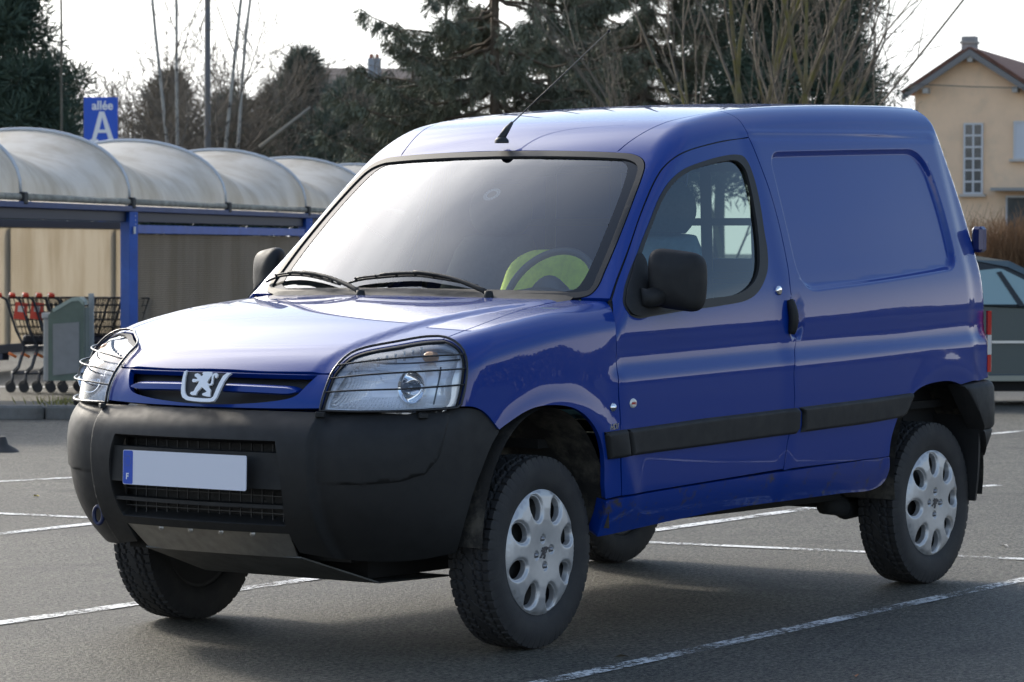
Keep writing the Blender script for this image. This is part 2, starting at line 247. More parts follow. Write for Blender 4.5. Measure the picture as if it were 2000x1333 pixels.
def outline(segs, step=.012, closed=True):
    """segments joined at sharp corners -> dense loop"""
    out = []
    for s in segs:
        out += catmull(s, step)
    if not closed: out.append(np.asarray(segs[-1][-1], float))
    P = np.array(out); keep = [0]
    for i in range(1, len(P)):
        if np.linalg.norm(P[i]-P[keep[-1]]) > step*.25: keep.append(i)
    if closed and np.linalg.norm(P[keep[-1]]-P[0]) < step*.25: keep.pop()
    return P[keep]
def area2(P): return .5*np.sum(P[:, 0]*np.roll(P[:, 1], -1)-np.roll(P[:, 0], -1)*P[:, 1])
def inset(P, d):
    """move a closed 2-D loop inwards by d"""
    s = 1 if area2(P) > 0 else -1
    A = np.roll(P, 1, 0); B = np.roll(P, -1, 0)
    e1 = P-A; e2 = B-P; e1 /= np.linalg.norm(e1, axis=1, keepdims=True)+1e-12; e2 /= np.linalg.norm(e2, axis=1, keepdims=True)+1e-12
    n1 = np.stack([-e1[:, 1], e1[:, 0]], 1)*s; n2 = np.stack([-e2[:, 1], e2[:, 0]], 1)*s
    m = n1+n2; m /= np.linalg.norm(m, axis=1, keepdims=True)+1e-12
    k = 1/np.maximum((m*n1).sum(1, keepdims=True), .4)
    return P+m*k*d
# ------------------------------------------------------------------ materials
MATS = {}
def mat(name, col=(.5, .5, .5), rough=.5, metal=0., spec=.5, coat=0., var=0., vscale=8., bump=0., bscale=60., dirt=None, trans=0., emit=None, detail=4., coat_rough=.03, ior=1.5, rvar=0.):
    if name in MATS: return MATS[name]
    m = bpy.data.materials.new(name); m.use_nodes = True; n = m.node_tree; L = n.links
    b = n.nodes['Principled BSDF']
    b.inputs['Base Color'].default_value = (*col, 1); b.inputs['Roughness'].default_value = rough; b.inputs['Metallic'].default_value = metal
    b.inputs['Specular IOR Level'].default_value = spec; b.inputs['Coat Weight'].default_value = coat; b.inputs['Coat Roughness'].default_value = coat_rough
    b.inputs['Transmission Weight'].default_value = trans; b.inputs['IOR'].default_value = ior
    if emit: b.inputs['Emission Color'].default_value = (*emit[0], 1); b.inputs['Emission Strength'].default_value = emit[1]
    if var or bump or dirt or rvar:
        tc = n.nodes.new('ShaderNodeTexCoord')
    last = None
    if var:
        t = n.nodes.new('ShaderNodeTexNoise'); t.inputs['Scale'].default_value = vscale; t.inputs['Detail'].default_value = detail; t.inputs['Roughness'].default_value = .6
        L.new(tc.outputs['Object'], t.inputs['Vector'])
        mr = n.nodes.new('ShaderNodeMapRange'); mr.inputs['From Min'].default_value = .3; mr.inputs['From Max'].default_value = .7; mr.inputs['To Min'].default_value = 1-var; mr.inputs['To Max'].default_value = 1+var
        L.new(t.outputs['Fac'], mr.inputs['Value'])
        mx = n.nodes.new('ShaderNodeMix'); mx.data_type = 'RGBA'; mx.blend_type = 'MULTIPLY'; mx.inputs[0].default_value = 1
        mx.inputs[6].default_value = (*col, 1); L.new(mr.outputs[0], mx.inputs[7]); last = mx.outputs[2]
    if dirt:      # (colour, scale, low, high) blotches
        t = n.nodes.new('ShaderNodeTexNoise'); t.inputs['Scale'].default_value = dirt[1]; t.inputs['Detail'].default_value = 6; t.inputs['Roughness'].default_value = .65
        L.new(tc.outputs['Object'], t.inputs['Vector'])
        mr = n.nodes.new('ShaderNodeMapRange'); mr.inputs['From Min'].default_value = dirt[2]; mr.inputs['From Max'].default_value = dirt[3]
        L.new(t.outputs['Fac'], mr.inputs['Value'])
        mx = n.nodes.new('ShaderNodeMix'); mx.data_type = 'RGBA'; L.new(mr.outputs[0], mx.inputs[0])
        if last: L.new(last, mx.inputs[6])
        else: mx.inputs[6].default_value = (*col, 1)
        mx.inputs[7].default_value = (*dirt[0], 1); last = mx.outputs[2]
    if last: L.new(last, b.inputs['Base Color'])
    if rvar:
        t = n.nodes.new('ShaderNodeTexNoise'); t.inputs['Scale'].default_value = vscale*.7; t.inputs['Detail'].default_value = 5; L.new(tc.outputs['Object'], t.inputs['Vector'])
        mr = n.nodes.new('ShaderNodeMapRange'); mr.inputs['From Min'].default_value = .3; mr.inputs['From Max'].default_value = .7; mr.inputs['To Min'].default_value = rough-rvar; mr.inputs['To Max'].default_value = rough+rvar
        L.new(t.outputs['Fac'], mr.inputs['Value']); L.new(mr.outputs[0], b.inputs['Roughness'])
    if bump:
        t = n.nodes.new('ShaderNodeTexNoise'); t.inputs['Scale'].default_value = bscale; t.inputs['Detail'].default_value = 6; L.new(tc.outputs['Object'], t.inputs['Vector'])
        bp = n.nodes.new('ShaderNodeBump'); bp.inputs['Strength'].default_value = bump; bp.inputs['Distance'].default_value = .01
        L.new(t.outputs['Fac'], bp.inputs['Height']); L.new(bp.outputs[0], b.inputs['Normal'])
    MATS[name] = m; return m
def glass(name, tint=(.6, .68, .66), gain=1.0, ior=1.5, rough=0.0):
    if name in MATS: return MATS[name]
    m = bpy.data.materials.new(name); m.use_nodes = True; n = m.node_tree; L = n.links; n.nodes.clear()
    tr = n.nodes.new('ShaderNodeBsdfTransparent'); tr.inputs[0].default_value = (*tint, 1)
    gl = n.nodes.new('ShaderNodeBsdfGlossy'); gl.inputs['Roughness'].default_value = rough; gl.inputs[0].default_value = (1, 1, 1, 1)
    fr = n.nodes.new('ShaderNodeFresnel'); fr.inputs[0].default_value = ior
    mu = n.nodes.new('ShaderNodeMath'); mu.operation = 'MULTIPLY'; mu.inputs[1].default_value = gain; mu.use_clamp = True
    mx = n.nodes.new('ShaderNodeMixShader'); out = n.nodes.new('ShaderNodeOutputMaterial')
    L.new(fr.outputs[0], mu.inputs[0]); L.new(mu.outputs[0], mx.inputs[0]); L.new(tr.outputs[0], mx.inputs[1]); L.new(gl.outputs[0], mx.inputs[2]); L.new(mx.outputs[0], out.inputs[0])
    MATS[name] = m; return m
# ------------------------------------------------------------------ objects
def link(o, parent=None):
    COL.objects.link(o)
    if parent is not None: o.parent = parent
    return o
def tag(o, label=None, cat=None, group=None, kind=None):
    if label: o['label'] = label
    if cat: o['category'] = cat
    if group: o['group'] = group
    if kind: o['kind'] = kind
    return o
def empty(name, loc=(0, 0, 0), rz=0, label=None, cat=None, group=None):
    o = bpy.data.objects.new(name, None); o.location = loc; o.rotation_euler = (0, 0, rz); o.empty_display_size = .2
    link(o); return tag(o, label, cat, group)
def mk(name, V, F, m, parent=None, smooth=False, normals=None, loc=None, rz=0):
    me = bpy.data.meshes.new(name); me.from_pydata([tuple(map(float, v)) for v in V], [], [tuple(map(int, f)) for f in F])
    if m: me.materials.append(m)
    if smooth: me.shade_smooth()
    else: me.shade_flat()
    if normals is not None:
        me.normals_split_custom_set_from_vertices([tuple(map(float, q)) for q in normals])
    o = bpy.data.objects.new(name, me); link(o, parent)
    if loc is not None: o.location = loc
    o.rotation_euler = (0, 0, rz); return o
class MB:
    """collects simple solids into one mesh"""
    def __init__(s): s.V = []; s.F = []
    def add(s, V, F): k = len(s.V); s.V += [tuple(map(float, v)) for v in V]; s.F += [tuple(i+k for i in f) for f in F]; return s
    def box(s, ctr, d, rz=0, bev=0, ry=0):
        hx, hy, hz = d[0]/2, d[1]/2, d[2]/2; b = min(bev, hx*.9, hy*.9, hz*.9)
        if b <= 0:
            P = [(x, y, z) for x in (-hx, hx) for y in (-hy, hy) for z in (-hz, hz)]; F = [(0, 1, 3, 2), (4, 6, 7, 5), (0, 4, 5, 1), (2, 3, 7, 6), (0, 2, 6, 4), (1, 5, 7, 3)]
        else:
            P = []; F = []; ix = {}
            for sx in (-1, 1):
                for sy in (-1, 1):
                    for sz in (-1, 1):
                        for ax in range(3):
                            p = [sx*(hx-b), sy*(hy-b), sz*(hz-b)]; p[ax] = (sx*hx, sy*hy, sz*hz)[ax]; ix[sx, sy, sz, ax] = len(P); P.append(tuple(p))
            for sx in (-1, 1):
                F.append(tuple(ix[sx, a, c, 0] for a, c in ((-1, -1), (1, -1), (1, 1), (-1, 1))[::sx]))
                F.append(tuple(ix[a, sx, c, 1] for a, c in ((-1, -1), (1, -1), (1, 1), (-1, 1))[::-sx]))
                F.append(tuple(ix[a, c, sx, 2] for a, c in ((-1, -1), (1, -1), (1, 1), (-1, 1))[::sx]))
            for a in (-1, 1):
                for c in (-1, 1):
                    F.append((ix[a, c, -1, 0], ix[a, c, 1, 0], ix[a, c, 1, 1], ix[a, c, -1, 1])[::a*c])
                    F.append((ix[a, -1, c, 0], ix[a, -1, c, 2], ix[a, 1, c, 2], ix[a, 1, c, 0])[::a*c])
                    F.append((ix[-1, a, c, 1], ix[1, a, c, 1], ix[1, a, c, 2], ix[-1, a, c, 2])[::a*c])
                    for e in (-1, 1): F.append((ix[a, c, e, 0], ix[a, c, e, 1], ix[a, c, e, 2])[::a*c*e])
        cr, sr = math.cos(rz), math.sin(rz); cy, sy_ = math.cos(ry), math.sin(ry)
        Q = []
        for x, y, z in P:
            x, z = x*cy+z*sy_, -x*sy_+z*cy
            Q.append((ctr[0]+x*cr-y*sr, ctr[1]+x*sr+y*cr, ctr[2]+z))
        return s.add(Q, F)
    def tube(s, pts, r, n=8, closed=False, cap=True, r2=None):
        P = [Vector(p) for p in pts]; k = len(P); rr = r if hasattr(r, '__len__') else [r]*k if r2 is None else [r+(r2-r)*i/(k-1) for i in range(k)]
        V = []; F = []; prev = None
        for i in range(k):
            if closed: t = (P[(i+1) % k]-P[i-1])
            else: t = P[min(i+1, k-1)]-P[max(i-1, 0)]
            t = t.normalized() if t.length > 1e-9 else Vector((0, 0, 1))
            if prev is None:
                u = t.orthogonal().normalized()
            else:
                u = prev-t*prev.dot(t); u = u.normalized() if u.length > 1e-6 else t.orthogonal().normalized()
            prev = u; v = t.cross(u)
            for j in range(n):
                a = 2*math.pi*j/n; V.append(P[i]+(u*math.cos(a)+v*math.sin(a))*rr[i])
        for i in range(k if closed else k-1):
            for j in range(n):
                a, b = i*n+j, i*n+(j+1) % n; c, d = ((i+1) % k)*n+j, ((i+1) % k)*n+(j+1) % n; F.append((a, b, d, c))
        if cap and not closed: F.append(tuple(range(n))[::-1]); F.append(tuple((k-1)*n+j for j in range(n)))
        return s.add(V, F)
    def lathe(s, prof, axis='z', c=(0, 0, 0), n=32, arc=(0, 2*math.pi)):
        full = abs(arc[1]-arc[0]-2*math.pi) < 1e-6; V = []; F = []; m = len(prof); nn = n if full else n+1
        for i in range(nn):
            a = arc[0]+(arc[1]-arc[0])*i/n
            for (r, h) in prof:
                p = (r*math.cos(a), r*math.sin(a), h) if axis == 'z' else (r*math.cos(a), h, r*math.sin(a)) if axis == 'y' else (h, r*math.cos(a), r*math.sin(a))
                V.append((c[0]+p[0], c[1]+p[1], c[2]+p[2]))
        for i in range(n):
            i2 = (i+1) % nn
            for j in range(m-1): F.append((i*m+j, i2*m+j, i2*m+j+1, i*m+j+1))
        return s.add(V, F)
    def build(s, name, m, parent=None, smooth=False, loc=None, rz=0, sharp=None):
        o = mk(name, s.V, s.F, m, parent, smooth or sharp is not None, None, loc, rz)
        if sharp is not None: o.data.set_sharp_from_angle(angle=R(sharp))
        return o
def extr(poly, thick, frame):
    """flat polygon (list of 2-D) extruded along the frame's normal. frame = origin, u, v, n"""
    o, u, v, n = [np.asarray(q, float) for q in frame]; P = np.asarray(poly, float)
    if area2(P) < 0: P = P[::-1]
    ts = delaunay_2d_cdt([Vector(p) for p in P], [(i, (i+1) % len(P)) for i in range(len(P))], [], 1, 1e-7)
    V2 = np.array([list(p) for p in ts[0]]); k = len(V2)
    top = [o+u*a+v*b+n*thick for a, b in V2]; bot = [o+u*a+v*b for a, b in V2]
    F = [tuple(f) for f in ts[2]]+[tuple(i+k for i in f[::-1]) for f in ts[2]]
    m = len(P); tp = [o+u*a+v*b+n*thick for a, b in P]; bt = [o+u*a+v*b for a, b in P]
    V = top+bot+tp+bt; F += [(2*k+i, 2*k+m+i, 2*k+m+(i+1) % m, 2*k+(i+1) % m) for i in range(m)]
    return V, F
def skin(name, parent, m, loops, surf, step, off=0., flange=.014, side=1, gap=0., rings=(), flip=False, flange_in=0., back=False):
    """trimmed smooth panel: loops in 2-D (first outer, then holes), surf(ab) -> points, normals (y >= 0 side)"""
    L2 = []
    for i, lp in enumerate(loops):
        lp = np.asarray(lp, float)
        if gap: lp = inset(lp, gap if i == 0 else -gap)
        L2.append(lp)
    pts = []; edges = []
    for lp in L2:
        k = len(pts); pts += [tuple(p) for p in lp]; edges += [(k+i, k+(i+1) % len(lp)) for i in range(len(lp))]
    nb = len(pts); A = np.vstack(L2); x0, y0 = A.min(0); x1, y1 = A.max(0)
    gx = np.arange(x0, x1+step, step); gy = np.arange(y0, y1+step, step*.866); G = np.array([(x+(step/2 if j % 2 else 0), y) for j, y in enumerate(gy) for x in gx])
    d = polydist(G[:, 0], G[:, 1], L2[0])
    for h in L2[1:]: d = np.maximum(d, -polydist(G[:, 0], G[:, 1], h))
    G = G[d < -.45*step]
    ex = []
    for rg, offs in rings:
        for q in offs:
            r_ = inset(np.asarray(rg, float), q)
            dd = polydist(r_[:, 0], r_[:, 1], L2[0])
            for h in L2[1:]: dd = np.maximum(dd, -polydist(r_[:, 0], r_[:, 1], h))
            ex.append(r_[dd < -.002])
    if ex:
        E_ = np.vstack(ex)
        if len(G):
            near = np.zeros(len(G), bool)
            for i in range(0, len(G), 2000):
                near[i:i+2000] = (np.min((G[i:i+2000, None, 0]-E_[None, :, 0])**2+(G[i:i+2000, None, 1]-E_[None, :, 1])**2, 1) < (.3*step)**2)
            G = G[~near]
        G = np.vstack([G, E_])
    allp = pts+[tuple(p) for p in G]
    res = delaunay_2d_cdt([Vector(p) for p in allp], edges, [], 0, 1e-6)
    V2 = np.array([list(p) for p in res[0]]); T = np.array([f for f in res[2]])
    cen = V2[T].mean(1); dd = polydist(cen[:, 0], cen[:, 1], L2[0])
    for h in L2[1:]: dd = np.maximum(dd, -polydist(cen[:, 0], cen[:, 1], h))
    T = T[dd < 0]
    P, N = surf(V2); P = P+N*off
    # make triangle winding agree with normals
    fn = np.cross(P[T[:, 1]]-P[T[:, 0]], P[T[:, 2]]-P[T[:, 0]]); w_ = (fn*N[T[:, 0]]).sum(1) < 0; T[w_] = T[w_][:, ::-1]
    V = [P]; NN = [N]; F = [tuple(t) for t in T]; base = len(P)
    if back:
        V.append(P-N*flange); NN.append(-N); F += [tuple(i+base for i in t[::-1]) for t in T]; base += len(P)
    for li, lp in enumerate(L2):
        p, n = surf(lp); p = p+n*off; k = len(p)
        tg = np.roll(p, -1, 0)-np.roll(p, 1, 0); tg /= np.linalg.norm(tg, axis=1, keepdims=True)+1e-12
        o = np.cross(tg, n); o *= (1 if area2(lp) > 0 else -1)*(1 if li == 0 else -1)
        # sign check: outward means away from panel
        q = surf(inset(lp, .004 if li == 0 else -.004))[0]-p+n*off
        if np.mean((q*o).sum(1)) > 0: o = -o
        V += [p, p-n*flange*.25+o*0, p-n*flange-o*flange_in]; nn = n*.45+o*.9; nn /= np.linalg.norm(nn, axis=1, keepdims=True); NN += [nn, o, o]
        for r_ in range(2):
            for i in range(k):
                a, b, c, d2 = base+r_*k+i, base+r_*k+(i+1) % k, base+(r_+1)*k+(i+1) % k, base+(r_+1)*k+i
                F.append((a, b, c, d2))
        # orientation
        f0 = F[-1]; AV = np.vstack(V); nf = np.cross(AV[f0[1]]-AV[f0[0]], AV[f0[2]]-AV[f0[0]])
        if nf @ o[k-1] < 0:
            for i in range(2*k): F[-1-i] = F[-1-i][::-1]
        base += 3*k
    V = np.vstack(V); NN = np.vstack(NN)
    if side < 0:
        V = V*np.array([1, -1, 1]); NN = NN*np.array([1, -1, 1]); F = [f[::-1] for f in F]
    return mk(name, V, F, m, parent, True, NN)
def surf_of(fn, kind):
    def f(ab):
        P, ok = hit(fn, kind, np.asarray(ab, float)); N = grad(fn, P)
        P = P.copy(); P[:, 2] += RAKE*P[:, 0]; return P, N
    return f
def body(P):  # body coordinates -> world
    P = np.array(P, float); P[..., 2] += RAKE*P[..., 0]; return P
# ------------------------------------------------------------------ van materials
def paint():
    m = mat('blue car paint', (.0006, .030, .225), .45, 0, .12, .85, coat_rough=.012)
    return m
M_PAINT = paint()
M_BLACK = mat('textured black plastic', (.013, .013, .013), .62, spec=.4, var=.15, vscale=30, bump=.10, bscale=900, rvar=.06)
M_SEAL = mat('black rubber', (.014, .014, .014), .55)
M_DARK = mat('dark underbody', (.012, .012, .012), .9)
M_LINER = mat('muddy wheel liner', (.022, .020, .017), .95, dirt=((.085, .075, .058), 9, .47, .62), bump=.5, bscale=40)
M_TYRE = mat('tyre rubber', (.017, .017, .018), .72, dirt=((.032, .031, .029), 14, .45, .75), bump=.12, bscale=220)
M_ALLOY = mat('silver wheel trim', (.50, .50, .50), .42, .6, var=.05, vscale=40)
M_CHROME = mat('chrome', (.85, .86, .88), .08, 1.0)
M_WHITEM = mat('satin silver emblem', (.84, .84, .84), .28, .25)
M_STEEL = mat('brushed skid plate', (.36, .35, .33), .36, .85, var=.15, vscale=25, rvar=.08)
M_GRILLE = mat('black grille', (.010, .010, .011), .5)
M_GLASS = glass('windscreen glass', (.88, .93, .92), 2.3, 1.5, .008)
M_SGLASS = glass('tinted side glass', (.52, .60, .56), 1.7, 1.5)
M_LENS = glass('clear lens', (.97, .98, 1.0), 1.0, 1.5)
M_FABRIC = mat('grey seat fabric', (.05, .055, .06), .9, var=.2, vscale=60)
van = empty('van', (0, 0, 0), 0, 'blue panel van with black bumpers standing on the car park', 'van')
A3 = lambda k, a=0, b=None: [np.array(q, float) for q in S[k][a:b]]
def ol(segs, kind, step=.012): return to2(kind, outline(segs, step))
def mirror_loop(P):
    """right-half open 3-D polyline from centre to centre -> closed symmetric loop"""
    Q = [np.array([q[0], -q[1], q[2]]) for q in P[::-1]]
    return np.array(list(P)+[q for q in Q if abs(q[1]) > 2e-3])
sFCo, sFCy, sFLo, sFLz, sFLc, sFBc, sFCx, sFCz, sFCr = (surf_of(f, k) for f, k in ((fcab, 'o'), (fcab, 'y'), (flow, 'o'), (flow, 'z'), (flow, 'c'), (fbump, 'c'), (fcab, 'x'), (fcab, 'z'), (fcab, 'r')))
def zhit(xy, fn=fcab): return [q for q in hit(fn, 'z', np.array(xy, float))[0]]
GUT = zhit([(.927, .485), (.984, .497), (1.048, .513), (1.131, .533), (1.257, .557), (1.46, .585), (1.8, .597), (2.4, .597), (2.93, .585)])
GAP = .0028
# rear edge of the side panel in (x, z)
RE = [q for q in hit(fcab, 'y', np.array([(3.035, 1.62), (3.065, 1.47), (3.088, 1.32), (3.105, 1.17), (3.112, 1.0), (3.115, .85), (3.115, .715)]))[0]]
cx_l = np.linspace(1.5, 3.0, 90); crease_o = to2('o', hit(fcab, 'y', np.vstack([np.stack([cx_l, 0*cx_l+1.676], 1), np.stack([cx_l[::-1], 0*cx_l+1.722], 1)]))[0])
rcl = outline([[np.array([x, z, 0.]) for x, z in RECESS+[RECESS[0]]]], .009)[:, :2]; recess_o = to2('o', hit(fcab, 'y', rcl)[0])
hp = np.array([(1.555+.03*math.cos(t), .86, 1.03+.062*math.sin(t)) for t in np.linspace(0, 2*math.pi, 28, endpoint=False)])
for s in (-1, 1):
    # ---- door with its glass
    lp = ol([A3('door_front'), A3('a_seam'), A3('b_seam'), A3('door_bot')], 'y')
    wo_ = to2('y', outline([[*A3('win_out'), A3('win_out')[0]]], .010))
    hpy = to2('y', hp)
    door = skin('door', van, M_PAINT, [lp, wo_], sFCy, .020, gap=GAP, flange=.03, side=s, rings=[(hpy, (-.02, -.008, .006, .018))])
    skin('window_seal', door, M_SEAL, [inset(wo_, -.0045), to2('y', outline([[*A3('win_in'), *A3('win_out', 23, 24), A3('win_in')[0]]], .010))], sFCy, .02, off=.002, flange=.014, side=s)
    skin('window_glass', door, M_SGLASS, [inset(wo_, .008)], sFCy, .03, off=-.010, flange=.003, side=s)
    for sg in ('a_seam', 'b_seam', 'door_front'):      # rubber weather strip behind the shut lines
        q = np.array(outline([A3(sg)], .03, False)); q, n = hit(fcab, 'y', to2('y', q))[0], None; n = grad(fcab, q); w_ = body(q)-n*.020; w_[:, 1] *= s
        MB().tube([tuple(p) for p in w_], .011, 6).build('weather_strip', M_SEAL, door, True)
    # ---- fender
    cowl = A3('cowl_edge'); cowl[-1] = A3('a_seam')[0]
    lp = ol([A3('door_front')[::-1], [A3('door_front')[0], A3('arch_f')[-1]], A3('arch_f')[::-1], A3('bump_edge')[::-1], A3('hl_rear'), A3('hood_seam'), cowl], 'o')
    skin('fender', van, M_PAINT, [lp], sFLo, .016, gap=GAP, side=s, flange=.018)
    # ---- pillar and cant rail
    lp = ol([A3('ws_out', 2, 14), [A3('ws_out')[13], A3('a_seam')[0]], A3('a_seam'), A3('cant')[::-1]+[GUT[5]], GUT[5::-1]], 'o')
    skin('pillar', van, M_PAINT, [lp], sFCo, .014, gap=.002, side=s, flange=.018)
    # ---- rear side panel
    a0 = A3('rbump')[0]
    lp = ol([[GUT[5]]+A3('cant'), A3('b_seam'), A3('sill_top', 2, 4), A3('arch_r'), [a0, A3('rbump')[1], RE[-1]], RE[::-1], [RE[0], GUT[-1]], GUT[:4:-1]], 'o')
    sp = skin('side_panel', van, M_PAINT, [lp], sFCo, .022, gap=GAP, side=s, rings=[(recess_o, (-.011, -.007, -.003, .001, .005, .009, .013, .017, .022, .028)), (crease_o, (0, .003, .006, .009, .012))], flange=.018)
    # ---- sill
    lp = ol([A3('sill_top'), A3('sill_bot'), [A3('sill_bot')[-1], A3('sill_top')[0]]], 'y')
    skin('sill', van, mat('blue paint splashed with mud', (.0006, .030, .225), .5, 0, .12, .8, dirt=((.06, .05, .035), 16, .56, .72)), [lp], sFCy, .018, gap=.002, side=s, flange=.05, flange_in=.0)
    # ---- rubbing strips
    for k in ('strip_f', 'strip_m', 'strip_r'):
        q = A3(k); lp = to2('y', outline([[q[i], q[(i+1) % len(q)]] for i in range(len(q))], .012)); c = inset(lp, .006)
        def sf(ab, lp=lp):
            P, N = sFCy(ab); d = -polydist(ab[:, 0], ab[:, 1], lp); h = .017*np.sqrt(np.clip(1-(1-np.clip(d/.014, 0, 1))**2, 0, 1))
            e = 1e-3; d1 = -polydist(ab[:, 0]+e, ab[:, 1], lp); d2 = -polydist(ab[:, 0], ab[:, 1]+e, lp)
            g = lambda t: .017*np.sqrt(np.clip(1-(1-np.clip(t/.014, 0, 1))**2, 0, 1))
            N2 = N-np.stack([(g(d1)-h)/e, 0*h, (g(d2)-h)/e], 1)*.8; N2 /= np.linalg.norm(N2, axis=1, keepdims=True)
            return P+N*h[:, None], N2
        skin('rubbing_strip', van, M_BLACK, [lp], sf, .018, side=s, flange=.012, rings=[(lp, (.002, .005, .009, .014))])
    # ---- door handle, lock
    hb = MB(); n_ = 10
    pr_ = []
    for i in range(13):
        t = i/12; z = .972+.122*t+RAKE*1.51; pr_.append((1.508-.002*t, s*(Ys(np.array([1.45]), np.array([z-.04]))[0]+.010+.010*math.sin(math.pi*t)), z))
    hb.tube(pr_, [.013+.006*math.sin(math.pi*min(1, max(0, i/12)))**.5 for i in range(13)], 12)
    hb.build('door_handle', M_BLACK, door, True)
    lk = body(np.array(S['lock'][0])); lk[1] = s*(lk[1]+.001)
    MB().lathe([(0, .008), (.012, .008), (.0165, .006), (.018, 0), (.018, -.004)], 'y', (0, 0, 0), 24).build('door_lock', M_CHROME, door, True, loc=tuple(lk)).scale = (1, s, 1)
# ---- hood
P = [q for q in A3('hood_front')[::-1]]; P[0][1] = 0
right = outline([P, A3('hl_top')[::-1], A3('hood_seam'), [A3('hood_seam')[-1], *zhit([(.275, .50), (.245, .25), (.235, 0)], flow)]], .012, False)
skin('hood', van, M_PAINT, [to2('z', mirror_loop(right))], sFLz, .022, gap=GAP, flange=.022)
# ---- roof
top = A3('ws_out', 0, 3); top[0][1] = 0
right = outline([top+[GUT[0]], GUT, [GUT[-1], *zhit([(2.985, .50), (3.0, .25), (3.005, 0)])]], .014, False)
roof = skin('roof', van, M_PAINT, [to2('z', mirror_loop(right))], sFCz, .028, gap=.003, flange=.02)
# ---- rear face
right = outline([[np.array([3.1, 0, .715]), np.array([3.1, RE[-1][1], .715])], RE[::-1], [RE[0], GUT[-1]], [GUT[-1], *zhit([(2.985, .50), (3.0, .25), (3.005, 0)])]], .03, False)
rw = [np.array([(s_*y, z) for y, z in [(.12, 1.20), (.12, 1.56), (.15, 1.60), (.52, 1.60), (.58, 1.56), (.66, 1.24), (.62, 1.20)]][::s_]) for s_ in (1, -1)]
rdo = skin('rear_door', van, M_PAINT, [to2('r', mirror_loop(right))]+rw, sFCr, .05, gap=.003)
for q in rw: skin('rear_window', rdo, M_SGLASS, [inset(q, -.01)], sFCr, .1, off=-.008, flange=.003)
# ---- windscreen
wl = A3('ws_out'); wl[0][1] = 0; wl = wl[:-1]+[np.array([.352, .40, 1.134]), np.array([.335, 0, 1.133])]
wol = mirror_loop(outline([wl], .012, False)); wol2 = to2('x', wol)
wi = A3('ws_in'); wi[0][1] = 0; wi = wi[:-1]+[np.array([.37, .40, 1.158]), np.array([.355, 0, 1.157])]
wil2 = to2('x', mirror_loop(outline([wi], .012, False)))
ws = skin('windscreen', van, M_GLASS, [inset(wol2, .006)], sFCx, .035, off=-.004, flange=.004)
skin('windscreen_seal', ws, M_SEAL, [inset(wol2, .001), inset(wol2, .020)], sFCx, .02, off=.003, flange=.012)
skin('windscreen_border', ws, mat('black glass border', (.012, .012, .012), .12, spec=.5), [inset(wol2, .021), wil2], sFCx, .02, off=-.0025, flange=.001)
# printed visor shade along the top and the dotted mirror patch
pt = [np.array([.90, -.02, 1.628]), np.array([.89, .17, 1.625]), np.array([.82, .15, 1.565]), np.array([.80, -.10, 1.55]), np.array([.82, -.30, 1.565]), np.array([.89, -.30, 1.625])]
skin('mirror_patch', ws, glass('smoked glass', (.30, .31, .33), .6), [to2('x', outline([[pt[i], pt[(i+1) % 6]] for i in range(6)], .03))], sFCx, .05, off=-.007, flange=.001)
st = body(np.array(S['sticker'][0])); n_ = grad(fcab, np.array(S['sticker'][:1]))[0]
dc = MB(); u_ = np.array([0, -1., 0]); v_ = np.cross(n_, u_)
for k in range(18):
    a = 2*math.pi*k/18; dc.add([st-n_*.009+(u_*math.cos(a+d)+v_*math.sin(a+d))*r for d, r in ((-.10, .026), (.10, .026), (.10, .034), (-.10, .034))], [(0, 1, 2, 3)])
dc.lathe([(.020, 0), (.024, 0)], 'z', (0, 0, 0), 20)
dv = dc.V[-40:]; dc.V[-40:] = [tuple(st-n_*.009+u_*x+v_*y) for x, y, z in dv]
dc.build('windscreen_sticker', mat('pale sticker', (.6, .62, .62), .6), ws)
# ---- cowl between hood and windscreen
V = []; F = []; ys = np.linspace(-.66, .66, 41)
for y in ys:
    xr = .235+.085*(abs(y)/.65)**2-.02; zr = float(hoodz(np.array([xr]), np.array([abs(y)]))[0])-.012; xw = .335+.16*y*y*.95
    zw = float(wsz(np.array([xw]), np.array([abs(y)]))[0])
    for t in (0, .35, .7, 1): V.append((xr+(xw+.03-xr)*t, y, zr+(zw+.028-zr)*t**1.3-.008*math.sin(math.pi*t)+RAKE*xr))
for i in range(40):
    for j in range(3): F.append((i*4+j, i*4+j+1, i*4+j+5, i*4+j+4))
mk('cowl', V, F, M_BLACK, van, True)
